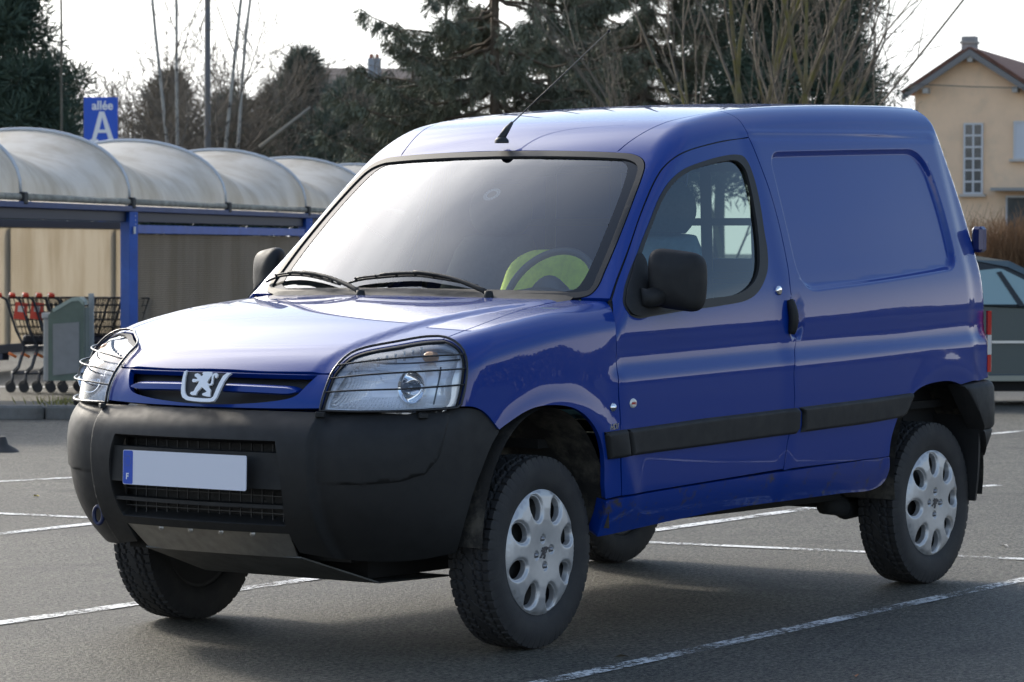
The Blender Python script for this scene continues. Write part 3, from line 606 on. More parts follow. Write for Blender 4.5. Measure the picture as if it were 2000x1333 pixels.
# ---- wipers (both sweep the same way, so they are not mirrored)
for blade, arm in (('wip1_blade', 'wip1_arm'), ('wip2_blade', 'wip2_arm')):
    def lift(k, h):
        q = np.array(S[k]); q[:, 1] *= -1; q = outline([list(q)], .02, False); n = grad(fcab, np.stack([q[:, 0], np.abs(q[:, 1]), q[:, 2]], 1)); n[:, 1] *= np.sign(q[:, 1]+1e-9); w_ = body(q); return w_+n*h
    a = lift(arm, .030); t = np.linspace(0, 1, len(a)); a[:, 2] += .012*np.sin(math.pi*t); a[-1, 2] -= .01
    wp = MB().tube([tuple(q) for q in a], [.006+.006*max(0, x-.35) for x in t], 8).build('wiper', M_BLACK, van, True)
    b_ = lift(blade, .012); MB().tube([tuple(q) for q in b_], .0045, 6).tube([tuple(q) for q in lift(blade, .022)[2:-2]], .004, 6).build('wiper_blade', M_SEAL, wp, True)
    m_ = MB()
    for i in range(2, len(b_)-2, max(2, len(b_)//6)): m_.tube([tuple(b_[i]), tuple(lift(blade, .026)[i])], .004, 6)
    m_.tube([tuple(lift(blade, .026)[i]) for i in range(len(b_)//4, len(b_)*3//4)], .006, 6)
    m_.build('wiper_bracket', M_BLACK, wp, True)
    MB().lathe([(0, .03), (.014, .028), (.018, .01), (.018, -.03)], 'z', (0, 0, 0), 16).build('wiper_cap', M_BLACK, wp, True, loc=tuple(a[-1]-np.array([0, 0, .012])))
# ---- front panel with its smile-shaped opening, hood-wide slat, emblem
op = A3('opening'); inn = A3('hl_in')
topz = .934
front = [np.array([-.68, 0, topz]), np.array([-.675, .2, topz-.001]), np.array([-.657, .397, topz-.001]), np.array([-.6456, .452, topz-.001])]
right = outline([front, inn, [inn[-1], np.array([-.745, .30, .823]), np.array([-.757, 0, .821])]], .012, False)
oplast = np.array([-.7478, 0, .8335])
r2 = outline([[np.array([-.69, 0, .9285]), np.array([-.665, .38, .9275])], op+[oplast]], .010, False)
gp = skin('grille_panel', van, M_PAINT, [to2('c', mirror_loop(right)), to2('c', mirror_loop(r2))], sFLc, .014, gap=.002, flange=.022)
def fin(ab):
    P, N = sFLc(ab); P = P.copy(); P[:, 0] += .065; return P, N
skin('grille_back', gp, M_GRILLE, [inset(to2('c', mirror_loop(r2)), -.02)], fin, .03)
for s in (-1, 1):      # body-coloured slat either side of the emblem
    V = []; F = []; prof_ = [(.000, .0145), (-.010, .0095), (-.014, -.009), (-.006, -.014), (.03, -.014), (.03, .0145)]; ysl = np.linspace(.066, .352, 24)
    for i, y in enumerate(ysl):
        yy = y; z0 = .884-.004*(y/.3)**2; k = 1 if i < 20 else 1-.75*((i-19)/4)**2
        x0 = float(fcen(z0)+.20*y*y)+.012
        for dx, dz in prof_: V.append((x0+dx, s*yy+(s*.010 if i == 0 and dz > 0 else 0), z0+dz*k+RAKE*x0))
    m_ = len(prof_)
    for i in range(len(ysl)-1):
        for j in range(m_): F.append((i*m_+j, i*m_+(j+1) % m_, (i+1)*m_+(j+1) % m_, (i+1)*m_+j)[::s])
    F.append(tuple(range(m_))); F.append(tuple((len(ysl)-1)*m_+j for j in range(m_)))
    mk('grille_slat', V, F, M_PAINT, gp, False).data.set_sharp_from_angle(angle=R(40))
# emblem, drawn in the plane of the front panel (u to the van's left, v up)
e0 = np.array([-.772, -.012, .868]); eu = np.array([0, -1., 0]); ev = np.array([.40, 0, .92]); ev /= np.linalg.norm(ev); en = np.cross(eu, ev); en = en if en[0] < 0 else -en
def ez(Z):     # sketch units: centred hundredths of the emblem's height
    return [((x-460+(y-330)*.36)/6.45/455, -(y-330)/6.45/575) for x, y in Z]
shield_out = [(300, 130), (262, 150), (230, 250), (205, 370), (200, 430), (212, 480), (255, 512), (330, 522), (430, 528), (545, 526), (600, 515), (640, 470), (690, 370), (745, 270), (800, 195), (852, 150), (800, 148), (745, 190), (690, 275), (640, 370), (600, 455), (570, 478), (500, 484), (380, 480), (290, 470), (258, 440), (250, 390), (258, 310), (275, 215)]
emb = MB(); emb.add(*extr(ez(shield_out), .007, (e0, eu, ev, en))); eo = emb.build('emblem', M_WHITEM, gp)
back = [(300, 140), (275, 215), (258, 310), (250, 390), (258, 440), (290, 472), (500, 486), (570, 480), (600, 455), (640, 370), (690, 275), (745, 190), (790, 150)]
MB().add(*extr(ez(back), .004, (e0-en*.003, eu, ev, en))).build('emblem_back', M_GRILLE, eo)
lion = [(505, 150), (560, 140), (612, 142), (612, 185), (590, 205), (560, 245), (540, 275), (560, 300), (585, 290), (597, 255), (605, 200), (630, 165), (665, 152), (684, 165), (678, 200), (655, 222), (643, 205), (650, 185), (632, 190), (622, 225), (612, 290), (590, 315), (555, 318), (560, 345), (578, 372), (568, 410), (560, 462), (520, 458), (468, 445), (465, 425), (500, 410), (525, 395), (500, 370), (468, 340), (440, 370), (405, 405), (385, 447), (330, 446), (312, 430), (325, 408), (360, 398), (385, 355), (425, 300), (440, 262), (420, 268), (395, 280), (360, 282), (352, 262), (365, 240), (400, 240), (425, 238), (415, 222), (390, 205), (395, 178), (430, 165), (458, 178), (470, 205), (492, 192), (500, 175), (490, 165)]
MB().add(*extr(ez(lion), .007, (e0, eu, ev, en))).build('emblem_lion', M_WHITEM, eo)
# ---- bumper
bt = A3('bump_top'); br = A3('bump_rear')
right = outline([[np.array([-.755, 0, .8165]), np.array([-.745, .25, .8165]), bt[0]], bt, br, [br[-1], np.array([-.50, .66, .335]), np.array([-.60, .52, .336]), np.array([-.68, .345, .36])], [np.array([-.68, .345, .36]), np.array([-.735, .345, .425])], [np.array([-.735, .345, .425]), np.array([-.755, 0, .425])]], .014, False)
hole_r = outline([[np.array([-.82, 0, .727]), np.array([-.80, .34, .727])], [np.array([-.80, .34, .727]), np.array([-.806, .362, .64]), np.array([-.793, .364, .55]), np.array([-.75, .345, .452])], [np.array([-.75, .345, .452]), np.array([-.76, 0, .452])]], .014, False)
lp = to2('c', mirror_loop(right)); lh = to2('c', mirror_loop(hole_r))
cr = [np.array([[t_*.8, z] for z in np.linspace(.35, .80, 24)]) for t_ in (0,)]
steps = np.array([(th*sg, z) for sg in (-1, 1) for z in np.arange(.37, .815, .02) for th in (.465, .475, .485, .495, .505)])   # dense rows across the corner step
stp = to2('c', np.array([[bumpx(z)+.19*.205+0., .453, z] for z in np.linspace(.35, .80, 30)]+[[bumpx(z)+.19*.233+.026, .483, z] for z in np.linspace(.80, .35, 30)]))
stp_m = stp*np.array([-1, 1]); mk2 = np.array(outline([[np.array([a, z, 0]) for a, z in MASK2+[MASK2[0]]]], .010))[:, :2]
bumper = skin('front_bumper', van, M_BLACK, [lp, lh], sFBc, .013, flange=.05, rings=[(stp, (0, .006, .012)), (stp_m, (0, .006, .012)), (mk2, (-.004, 0, .004)), (mk2*np.array([-1, 1]), (-.004, 0, .004))])
# radiator mesh behind the openings
g = MB()
for y in np.arange(-.37, .371, .045): g.box((-.735, y, .60), (.006, .003, .34))
for z in np.arange(.44, .75, .028): g.box((-.735, 0, z), (.005, .76, .003))
g.build('grille_mesh', mat('grille mesh', (.03, .03, .03), .5), bumper)
MB().box((-.70, 0, .58), (.01, .76, .36)).build('radiator', mat('radiator', (.012, .012, .012), .7, bump=.3, bscale=200), van)
# crossbars of the bumper: plate carrier and lower blade
def bar(name, z0, z1, yw, dx, depth, m, parent):
    V = []; F = []; ysl = np.linspace(-yw, yw, 21)
    for y in ysl:
        for zz, d in ((z0, 0), (z1, 0), (z1, depth), (z0, depth)):
            x = float(bumpx((z0+z1)/2)+.19*y*y)+dx+d; V.append((x, y, zz+RAKE*x))
    for i in range(20):
        for j in range(4): F.append((i*4+j, i*4+(j+1) % 4, i*4+4+(j+1) % 4, i*4+4+j))
    F += [(0, 1, 2, 3), (83, 82, 81, 80)]
    return mk(name, V, F, m, parent)
bar('plate_carrier', .572, .688, .368, .012, .04, M_BLACK, bumper)
bar('bumper_blade', .508, .520, .364, .006, .05, M_BLACK, bumper)
# ---- number plate (blank)
plate = empty('plate_anchor'); bpy.data.objects.remove(plate)
pz, px_ = .624, -.846
def pl_pts(y0, y1, z0, z1, dx, r=.006):
    out = []
    for cy, cz, a0 in ((y1-r, z1-r, 0), (y0+r, z1-r, 90), (y0+r, z0+r, 180), (y1-r, z0+r, 270)):
        for k in range(5): a = R(a0+k*22.5); out.append((cy+r*math.cos(a), cz+r*math.sin(a)))
    return out
fr_pl = (np.array([px_, -.0, pz+RAKE*px_]), np.array([0, -1., 0]), np.array([0.02, 0, 1.]), np.array([-1., 0, .02]))
plo = MB().add(*extr(pl_pts(-.262, .262, -.056, .056, 0), .004, fr_pl)).build('number_plate', mat('plate grey', (.72, .73, .80), .4), van)
fr2 = (fr_pl[0]+fr_pl[3]*.004, *fr_pl[1:])
MB().add(*extr(pl_pts(-.2605, -.219, -.0545, .0545, 0), .0006, fr2)).build('country_band', mat('plate blue', (.012, .075, .48), .4), plo)
fr3 = (fr_pl[0]+fr_pl[3]*.0048, *fr_pl[1:]); ltr = MB()
Fp = [(0, 0), (.28, 0), (.28, .42), (.75, .42), (.75, .62), (.28, .62), (.28, .80), (.85, .80), (.85, 1), (0, 1)]
ltr.add(*extr([(-.247+.014*a, -.040+.021*b) for a, b in Fp], .0004, fr3)).build('country_letter', mat('white print', (.8, .8, .82), .5), plo)
stars = MB()
for k in range(12):
    a = 2*math.pi*k/12; cx, cy = -.240+.0135*math.cos(a), .021+.0165*math.sin(a)
    stars.add(*extr([(cx+(.0028 if j % 2 == 0 else .0012)*math.sin(j*math.pi/5), cy+(.0028 if j % 2 == 0 else .0012)*math.cos(j*math.pi/5)) for j in range(10)], .0004, fr3))
stars.build('star_ring', mat('star grey', (.10, .14, .30), .5), plo)
# ---- skid plate and under shield
V = []
sk = MB()
for a_, b_, c_, d_, nm in (((-.755, .432), .348, (-.668, .338), .318, 'skid_plate'),):
    n = 9; V = []; F = []
    for i in range(n):
        t = -1+2*i/(n-1)
        for (x, z), w_, e in ((a_, b_, 0), (c_, d_, 0), ((c_[0]+.004, c_[1]+.004), d_, 0), ((a_[0]+.004, a_[1]+.004), b_, 0)):
            V.append((x+.12*(t*w_)**2, t*w_, z+RAKE*x))
    for i in range(n-1):
        for j in range(4): F.append((i*4+j, i*4+4+j, i*4+4+(j+1) % 4, i*4+(j+1) % 4))
    F += [(3, 2, 1, 0), tuple(4*(n-1)+j for j in range(4))]
    skp = mk(nm, V, F, M_STEEL, van)
for y in (-.20, -.07, .06, .19):
    MB().lathe([(0, .005), (.010, .003), (.012, 0)], 'x', (0, 0, 0), 14).build('plate_bolt', M_STEEL, skp, True, loc=(-.748+.12*y*y, y, .400)).scale = (-1, 1, 1)
un = MB(); sh = [(-.662, .322, -.335, .33), (-.44, .232, -.48, .26), (-.05, .225, -.48, .26)]
for (x0, z0, a0, b0), (x1, z1, a1, b1) in zip(sh, sh[1:]): un.add([(x0, a0, z0), (x0, b0, z0), (x1, b1, z1), (x1, a1, z1), (x0+.001, a0, z0+.005), (x0+.001, b0, z0+.005), (x1, b1, z1+.005), (x1, a1, z1+.005)], [(0, 1, 2, 3), (7, 6, 5, 4), (0, 4, 5, 1), (1, 5, 6, 2), (2, 6, 7, 3), (3, 7, 4, 0)])
us = un.build('under_shield', mat('dull steel', (.10, .10, .095), .55, .5, var=.3, vscale=14), van)
for i, y in enumerate((.18, .08, -.10, -.22, -.32)):
    MB().box((-.55, y, .2835), (.13, .020, .004), rz=.5, ry=.384).build('shield_slot', M_DARK, us)
# tow eye on the right
MB().tube([(-.722, .488+.020*math.cos(a), .425+.030*math.sin(a)) for a in np.linspace(0, 2*math.pi, 16, endpoint=False)], .007, 8, closed=True).build('tow_eye', mat('dark blue steel', (.012, .02, .07), .4), bumper, True)
# ---- headlights
def hl_surf(off):
    s0 = sFLc
    def f(ab):
        P, N = s0(ab); return P+N*off, N
    return f
for s in (-1, 1):
    hb = outline([A3('hl_bot'), A3('hl_rear'), A3('hl_top'), [A3('hl_in')[0], A3('hl_in')[1], A3('hl_in')[2]]], .010)
    lp = to2('c', hb)
    house = skin('headlight', van, M_LENS, [inset(lp, .004)], sFLc, .018, off=-.004, flange=.018, side=s)
    # bright bowl behind the lens: stepped reflector
    lz = to2('c', outline([[*A3('lens'), A3('lens')[0]]], .010))
    c_ = lz.mean(0)
    def bowl(ab, lz=lz):
        P, N = sFLc(ab); d = np.clip(-polydist(ab[:, 0], ab[:, 1], lz), 0, .05)
        ci, cj = np.floor(ab[:, 0]/.045), np.floor(ab[:, 1]/.030); h_ = np.modf(np.abs(np.sin(ci*12.9898+cj*78.233)*43758.5453))[0]
        dep = .012+.062*np.sqrt(np.clip(d/.05, 0, 1))+.004*h_+.004*np.sin(ab[:, 0]*2*math.pi/.030)*sstep(.52, .44, ab[:, 0]); P2 = P.copy(); P2[:, 0] += dep*.8; P2 = P2-N*(dep*.5)[:, None]
        e = 2e-3; N2 = N.copy(); return P2, N2
    rf = skin('reflector', house, mat('bright reflector', (.95, .95, .96), .22, .35, bump=.12, bscale=60), [inset(lz, -.004)], bowl, .006, side=s, flange=.004)
    me = rf.data; me.shade_flat()
    skin('lamp_bezel', house, mat('silver bezel', (.75, .76, .78), .25, .4), [inset(lp, .005), inset(lz, .002)], sFLc, .012, off=-.010, flange=.008, side=s)
    skin('lamp_gasket', house, M_SEAL, [inset(lp, .001), inset(lp, .0045)], sFLc, .012, off=-.002, flange=.012, side=s)
    # main bulb bowl, bulb hood, indicator
    def at(px_a, z, dep):
        P, N = sFLc(np.array([[px_a, z]])); p = P[0]+np.array([dep, 0, 0]); p[1] *= s; return p
    aa, zb_ = to2('c', np.array(S['hl_bulb']))[0]
    cpt = at(aa, zb_, .038)
    bw = MB(); 
    bw.lathe([(.010, .050), (.022, .044), (.036, .030), (.047, .012), (.052, -.002), (.054, -.002)], 'x', (0, 0, 0), 36)
    bw.build('lamp_bowl', M_CHROME, house, True, loc=tuple(cpt+np.array([.004, 0, 0])), rz=0)
    MB().lathe([(0, -.020), (.007, -.018), (.010, -.010), (.010, .03)], 'x', (0, 0, 0), 18).build('lamp_bulb', mat('bulb cap', (.22, .24, .28), .2, .6), house, True, loc=tuple(cpt+np.array([.012, 0, 0])))
    ip = at(*to2('c', np.array(S['hl_ind']))[0], .040)
    MB().lathe([(0, -.024), (.012, -.02), (.018, -.008), (.019, .01), (.016, .03)], 'x', (0, 0, 0), 18).build('indicator_bulb', mat('amber bulb', (.75, .42, .22), .25), house, True, loc=tuple(ip))
    for kd in ('hl_div', 'hl_hdiv'):
        dq = to2('c', np.array(outline([A3(kd)], .02, False))); q = sFLc(dq)[0]+np.array([.016, 0, 0]); q[:, 1] *= s
        MB().tube([tuple(p) for p in q], .0030, 6).build('lamp_divider', mat('dark divider', (.05, .05, .055), .3), house, True)
    rb = MB()
    for i in range(9):
        a0 = aa+(-.16+.028*i); z0 = .952+.006*i
        p = at(a0, min(z0, 1.0), .028); rb.box(tuple(p), (.010, .0035, .030))
    tag(rb.build('lens_rib', mat('clear rib', (.75, .77, .80), .15, .6), house), kind='stuff')
    # wire guard
    gd = MB(); fr = hl_surf(.010)(inset(lp, -.001))[0]; fr[:, 1] *= s
    gd.tube([tuple(q) for q in fr[::2]], .0044, 8, closed=True)
    for zl, zr in ((.948, .985), (.912, .945), (.873, .897)):
        lo = None; pts = []
        al = np.linspace(lp[:, 0].min()-.05, lp[:, 0].max()+.05, 200); zz = zl+(zr-zl)*np.clip((al-lp[:, 0].min())/(np.ptp(lp[:, 0])), 0, 1)
        d = polydist(al, zz, inset(lp, -.004)); k = np.where(d < 0)[0]
        ab = np.stack([al[k], zz[k]], 1)[::4]; q, n = sFLc(ab); t = np.linspace(0, 1, len(ab)); q = q+n*(.010+.010*np.sin(math.pi*t))[:, None]; q[:, 1] *= s
        gd.tube([tuple(p) for p in q], .0031, 6)
    wg = gd.build('light_guard', mat('black enamel wire', (.012, .012, .013), .25), house, True)
    for ang, zc in ((.48, .806), (.78, .800)):
        P_, N_ = sFBc(np.array([[ang, zc]])); p = P_[0]+N_[0]*.006; p[1] *= s
        MB().box(tuple(p), (.020, .032, .018), rz=-s*ang/.8*1.0, bev=.003).build('guard_clip', M_BLACK, wg)
# ---- mirrors
for s in (-1, 1):
    sail = to2('y', outline([[*A3('win_out', 19, 27), A3('win_out')[0], np.array([.665, .765, 1.27]), np.array([.66, .80, 1.20]), np.array([.70, .84, 1.11]), A3('win_out')[19]]], .010))
    sl = skin('mirror', van, M_BLACK, [inset(sail, .003)], sFCy, .015, off=.008, flange=.02, side=s)
    V = []; F = []; nu, nv = 40, 22; c0 = np.array([.672, .908, 1.212])
    for j in range(nv+1):
        ph = -math.pi/2+math.pi*j/nv
        for i in range(nu):
            th = 2*math.pi*i/nu
            pw = lambda v, e: math.copysign(abs(v)**e, v)
            # y across, z up, x depth
            e1 = .42
            yy = pw(math.cos(ph), .75)*pw(math.cos(th), e1); zz = pw(math.cos(ph), .75)*pw(math.sin(th), e1); xx = pw(math.sin(ph), .8)
            wy = .088*(1-.10*(zz < 0)*abs(zz)); hz = .103
            k = 1-.16*(xx < 0)*abs(xx)**2
            V.append((c0[0]+xx*.062+.035*yy, s*(c0[1]+yy*wy*k), c0[2]+zz*hz*k-.012*yy))
    for j in range(nv):
        for i in range(nu): F.append((j*nu+i, j*nu+(i+1) % nu, (j+1)*nu+(i+1) % nu, (j+1)*nu+i)[::-s])
    mk('mirror_housing', V, F, M_BLACK, sl, True)
    MB().tube([(.560, s*.83, 1.150), (.585, s*.845, 1.148), (.64, s*.875, 1.165)], [.036, .034, .036], 12).build('mirror_arm', M_BLACK, sl, True)
# ---- aerial
an = S['ant']; z0 = float(roofz(np.array([.9]), np.array([0.]))[0])+RAKE*.9
b = MB(); b.lathe([(.026, -.004), (.026, .006), (.018, .016), (0, .018)], 'z', (.9, 0, z0), 20); b.tube([(.895, 0, z0+.01), (.93, 0, z0+.045), (an[1][0], 0, an[1][2])], [.014, .012, .006], 10)
ao = b.build('aerial', M_SEAL, van, True)
MB().tube([(an[1][0]-.005, 0, an[1][2]-.005), tuple(an[2])], .0024, 6, r2=.0015).build('aerial_rod', M_SEAL, ao, True)
MB().tube([tuple(an[2]), (an[2][0]+.008, 0, an[2][2]+.006)], .005, 8).build('aerial_tip', M_SEAL, ao, True)
# ---- badges on the left wing and door
for s in (-1,):
    for k, r_ in (('b1', .0155), ('b2', .0165)):
        q = body(np.array(S[k][0])); q[1] = s*(q[1]+.001)
        o = MB().lathe([(0, .004 if k == 'b2' else .010), (r_*.55, .004 if k == 'b2' else .008), (r_*.85, .004), (r_, 0)], 'y', (0, 0, 0), 28).build('side_repeater' if k == 'b1' else 'maker_badge', M_CHROME if k == 'b1' else mat('badge silver', (.7, .7, .68), .35, .3), van, True, loc=tuple(q)); o.scale = (1.25 if k == 'b2' else 1.05, s, 1)
        if k == 'b2':
            fr_ = (np.array([-.0115, .0045, -.004]), np.array([1., 0, 0]), np.array([.12, 0, 1.]), np.array([0, 1., 0])); tx = MB()
            Lw = .0036
            def rect(a, b, c, d): return [(a, b), (c, b), (c, d), (a, d)]
            G5 = {'D': [(0, 0, .3, 1), (.3, 0, .8, .2), (.3, .8, .8, 1), (.7, .2, 1, .8)], 'A': [(0, 0, .25, 1), (.75, 0, 1, 1), (.25, .8, .75, 1), (.25, .35, .75, .55)], 'N': [(0, 0, .25, 1), (.75, 0, 1, 1), (.25, .5, .5, .85), (.5, .2, .75, .6)], 'G': [(0, 0, .25, 1), (.25, 0, 1, .2), (.25, .8, 1, 1), (.75, .2, 1, .5)], 'E': [(0, 0, .25, 1), (.25, 0, 1, .2), (.25, .8, 1, 1), (.25, .4, .85, .6)], 'L': [(0, 0, .25, 1), (.25, 0, 1, .22)]}
            for i, ch in enumerate('DANGEL'):
                for (a, b_, c, d) in G5[ch]: tx.add(*extr(rect(i*.0039+a*.0032, b_*.008, i*.0039+c*.0032, d*.008), .0008, fr_))
            tx.build('badge_lettering', mat('badge red', (.45, .03, .02), .4), o)
    q = body(np.array(S['hdi'][0])); u = body(np.array(S['hdi'][1]))-q; L_ = np.linalg.norm(u); u /= L_; q[1] = -(q[1]+.001); u[1] *= -1
    fr_ = (q+np.array([0, 0, -.008]), u, np.array([.22, 0, 1.]), np.array([0, -1., 0])); tx = MB()
    for i, parts in enumerate(([(0, 0, .22, 1), (.6, 0, .82, 1), (.22, .4, .6, .58)], [(0, 0, .22, 1), (.22, 0, .7, .17), (.22, .83, .7, 1), (.66, .12, .88, .88)], [(.1, 0, .34, 1)])):
        for a, b_, c, d in parts: tx.add(*extr([(i*.018+a*.018, b_*.020), (i*.018+c*.018, b_*.020), (i*.018+c*.018, d*.020), (i*.018+a*.018, d*.020)], .002, fr_))
    tx.build('engine_lettering', M_CHROME, van)
# ---- rear bumper, tail lights, hinge, mud flaps
path = [(2.805, .868), (2.90, .874), (3.02, .872), (3.10, .856), (3.155, .81), (3.182, .73), (3.20, .50), (3.21, 0)]
pth = np.array(catmull(path+[(3.20, -.50)], .03)); pth = pth[pth[:, 1] >= 0]; pth = np.vstack([pth, [3.21, 0]]); pth = np.vstack([pth, (pth[:-1]*[1, -1])[::-1]])
tg = np.gradient(pth, axis=0); tg /= np.linalg.norm(tg, axis=1, keepdims=True); nrm = np.stack([-tg[:, 1], tg[:, 0]], 1); nrm[np.sum(nrm*(pth-[2.6, 0]), 1) < 0] *= -1
for nm, sec in (('rear_bumper', [(-.06, .712), (-.015, .712), (.002, .703), (.010, .685), (.013, .60), (.012, .535), (.004, .522), (-.06, .52)]), ('rear_valance', [(-.06, .5185), (.0, .5185), (.004, .51), (-.004, .48), (-.018, .44), (-.035, .415), (-.06, .41)])):
    V = []; F = []; m_ = len(sec)
    for p, n in zip(pth, nrm):
        for o_, z in sec:
            xs = 2.81+.19*max(0, (.712-z)/.20)**.7 if z > .5 else 3.0+.10*(.52-z)/.14
            V.append((max(p[0]+n[0]*o_, xs), p[1]+n[1]*o_, z+RAKE*p[0]))
    for i in range(len(pth)-1):
        for j in range(m_-1): F.append((i*m_+j, i*m_+j+1, i*m_+m_+j+1, i*m_+m_+j))
    F += [tuple(range(m_)), tuple((len(pth)-1)*m_+j for j in range(m_))]
    mk(nm, V, F, M_BLACK, van, True).data.set_sharp_from_angle(angle=R(50))
for s in (-1, 1):
    tl = None
    for nm, z0, z1, mm in (('tail_light', .895, .99, mat('red lens', (.50, .015, .012), .15, coat=.8)), ('reversing_lens', .815, .893, mat('clear tail lens', (.62, .60, .58), .15, coat=.8)), ('red_lens', .745, .813, mat('red lens'))):
        V = []; F = []
        for z in np.linspace(z0, z1, 9):
            for t in range(9):
                a = R(-20+t*13); zz = z
                V.append((3.088+.052*math.sin(a), s*(.803+.052*math.cos(a)), zz+RAKE*3.12))
        for i in range(8):
            for j in range(8): F.append((i*9+j, i*9+j+1, i*9+10+j, i*9+9+j)[::-s])
        o = mk(nm, V, F, mm, tl or van, True); tl = tl or o
    MB().box((3.10, s*.795, 1.36), (.055, .05, .105), bev=.012).build('door_hinge', mat('hinge blue', (.010, .016, .10), .3, coat=.5), van)
    fl = MB(); V = []; F = []
    for i in range(9):
        t = i/8; x = 2.985+.02*t**2+.006*math.sin(5*t)
        for yy in (.60, .855-.02*t**4): V += [(x, s*yy, .585-.345*t+.07), (x+.014, s*yy, .585-.345*t+.07)]
    for i in range(8):
        a = i*4; F += [(a, a+2, a+6, a+4), (a+1, a+5, a+7, a+3), (a+2, a+3, a+7, a+6), (a, a+4, a+5, a+1)]
    F += [(0, 1, 3, 2), (32, 34, 35, 33)]
    mk('mud_flap', V, F, M_SEAL, van)
# ---- wheel liners and underbody
for cx, zc, r_, a0, a1 in ((.0, .36, .455, 2, 180), (2.70, .37, .43, -15, 192)):
    for s in (-1, 1):
        V = []; F = []; n = 28
        for i in range(n+1):
            a = R(a0+(a1-a0)*i/n)
            rr = r_*(.80 if cx < 1 else .86)
            for yy in (.50, .64, .838): V.append((cx+rr*math.cos(a), s*yy, zc+r_*.96*math.sin(a)+RAKE*cx))
        for i in range(n):
            for j in range(2): F.append((i*3+j, i*3+j+1, i*3+4+j, i*3+3+j))
        k = len(V); V += [(cx, s*.50, zc)]; F += [(i*3, i*3+3, k) for i in range(n)]
        mk('wheel_liner', V, F, M_LINER, van, True)
ub = MB(); ub.box((-.16, -.10, .34), (.50, .62, .20)); ub.box((1.3, 0, .50), (1.75, 1.50, .20)); ub.box((2.95, 0, .62), (.42, 1.3, .30)); ub.box((-.28, 0, .52), (.60, .95, .42)); ub.box((1.3, 0, .57), (3.2, .96, .16))
ub.build('floor_pan', M_DARK, van)
ax = MB(); ax.tube([(2.69, -.70, .32), (2.69, .70, .32)], .045, 12); ax.tube([(2.25, -.58, .36), (2.40, -.58, .30), (2.69, -.60, .32)], .04, 10); ax.tube([(2.20, -.60, .33), (2.32, -.62, .315)], .035, 10); ax.tube([(.6, .25, .36), (2.4, .25, .36), (3.0, .4, .36)], .03, 10); ax.tube([(0, -.6, .32), (0, .6, .32)], .035, 10)
ax.box((2.42, -.50, .40), (.30, .12, .16), bev=.02); ax.box((1.3, -.62, .375), (1.9, .05, .05))
ax.build('running_gear', M_DARK, van, True)
# ---- wheels
NT = 540; prof_t = [(-.070, .205), (-.078, .213), (-.084, .235), (-.087, .262), (-.085, .285), (-.080, .302)]
across = np.linspace(-.076, .076, 36)
def tread_h(th, y):
    ph = th/(2*math.pi)*58; h = .3194-.0035*(abs(y)/.076)**3
    zig = .004*(1 if (ph*2) % 2 < 1 else -1)
    gr = 0
    for c_, w_ in ((-.022, .0040), (.022, .0040), (-.050, .0032), (.050, .0032)):
        if abs(y-c_-zig*.6) < w_: gr = 1
    f = ph % 1
    if abs(y) > .052:
        if f < .16: gr = 1
    elif abs(y) > .024:
        if ((ph+y*26) % 1) < .14: gr = max(gr, .9)
    elif ((ph*.5+y*18) % 1) < .07: gr = max(gr, .6)
    return h-.0075*gr
rings_ = [(y, None) for y in across]
V = []; F = []; full = [('p', p) for p in prof_t]+[('t', y) for y in across]+[('p', (-p[0], p[1])) for p in prof_t[::-1]]
m_ = len(full)
for i in range(NT):
    th = 2*math.pi*i/NT; ct, st_ = math.cos(th), math.sin(th)
    for j, (k, p) in enumerate(full):
        if k == 'p':
            r_ = p[1]; y = p[0]
            if j in (5, m_-6) and (th/(2*math.pi)*58) % 1 < .16: r_ -= .004
            r_ = r_+(.0012 if j in (3, m_-4) else 0)
        else: r_, y = tread_h(th, p), p
        V.append((r_*ct, y, r_*st_))
for i in range(NT):
    i2 = (i+1) % NT
    for j in range(m_-1): F.append((i*m_+j, i*m_+j+1, i2*m_+j+1, i2*m_+j))
def hub_h(r_): return np.interp(r_, [0, .04, .075, .11, .15, .185, .200, .2075], [.016, .017, .020, .0225, .022, .016, .010, .001])
holes = []
for k in range(8):
    a = 2*math.pi*(k+.5)/8; lp = []
    for t in np.linspace(0, 2*math.pi, 40, endpoint=False):
        rr = .1540+.0425*math.cos(t); wd = .0315*(1+.12*math.cos(t))*math.sin(t)
        lp.append((rr*math.cos(a)-wd*math.sin(a), rr*math.sin(a)+wd*math.cos(a)))
    holes.append(np.array(lp))
def hub_surf(ab):
    def H(x, y):
        r_ = np.hypot(x, y); h = hub_h(r_)
        d = np.full(x.shape, 9.)
        for lp in holes:
            near = np.hypot(x-lp[:, 0].mean(), y-lp[:, 1].mean()) < .07
            if near.any(): d[near] = np.minimum(d[near], np.abs(polydist(x[near], y[near], lp)))
        h = h-.009*np.exp(-(d/.0055)**2)
        for k in range(4):
            a = 2*math.pi*k/4+.25; q = np.hypot(x-.046*math.cos(a), y-.046*math.sin(a)); h = h-.006*sstep(.0175, .012, q)
        return h
    x, y = ab[:, 0], ab[:, 1]; h = H(x, y); e = 5e-4
    gx = (H(x+e, y)-H(x-e, y))/(2*e); gy = (H(x, y+e)-H(x, y-e))/(2*e)
    N = np.stack([-gx, np.ones_like(h), -gy], 1); N /= np.linalg.norm(N, axis=1, keepdims=True)
    return np.stack([x, h, y], 1), N
circ = lambda r_, n: np.array([(r_*math.cos(t), r_*math.sin(t)) for t in np.linspace(0, 2*math.pi, n, endpoint=False)])
protos = {}
YC, RT_ = 1.4579/2, .3194
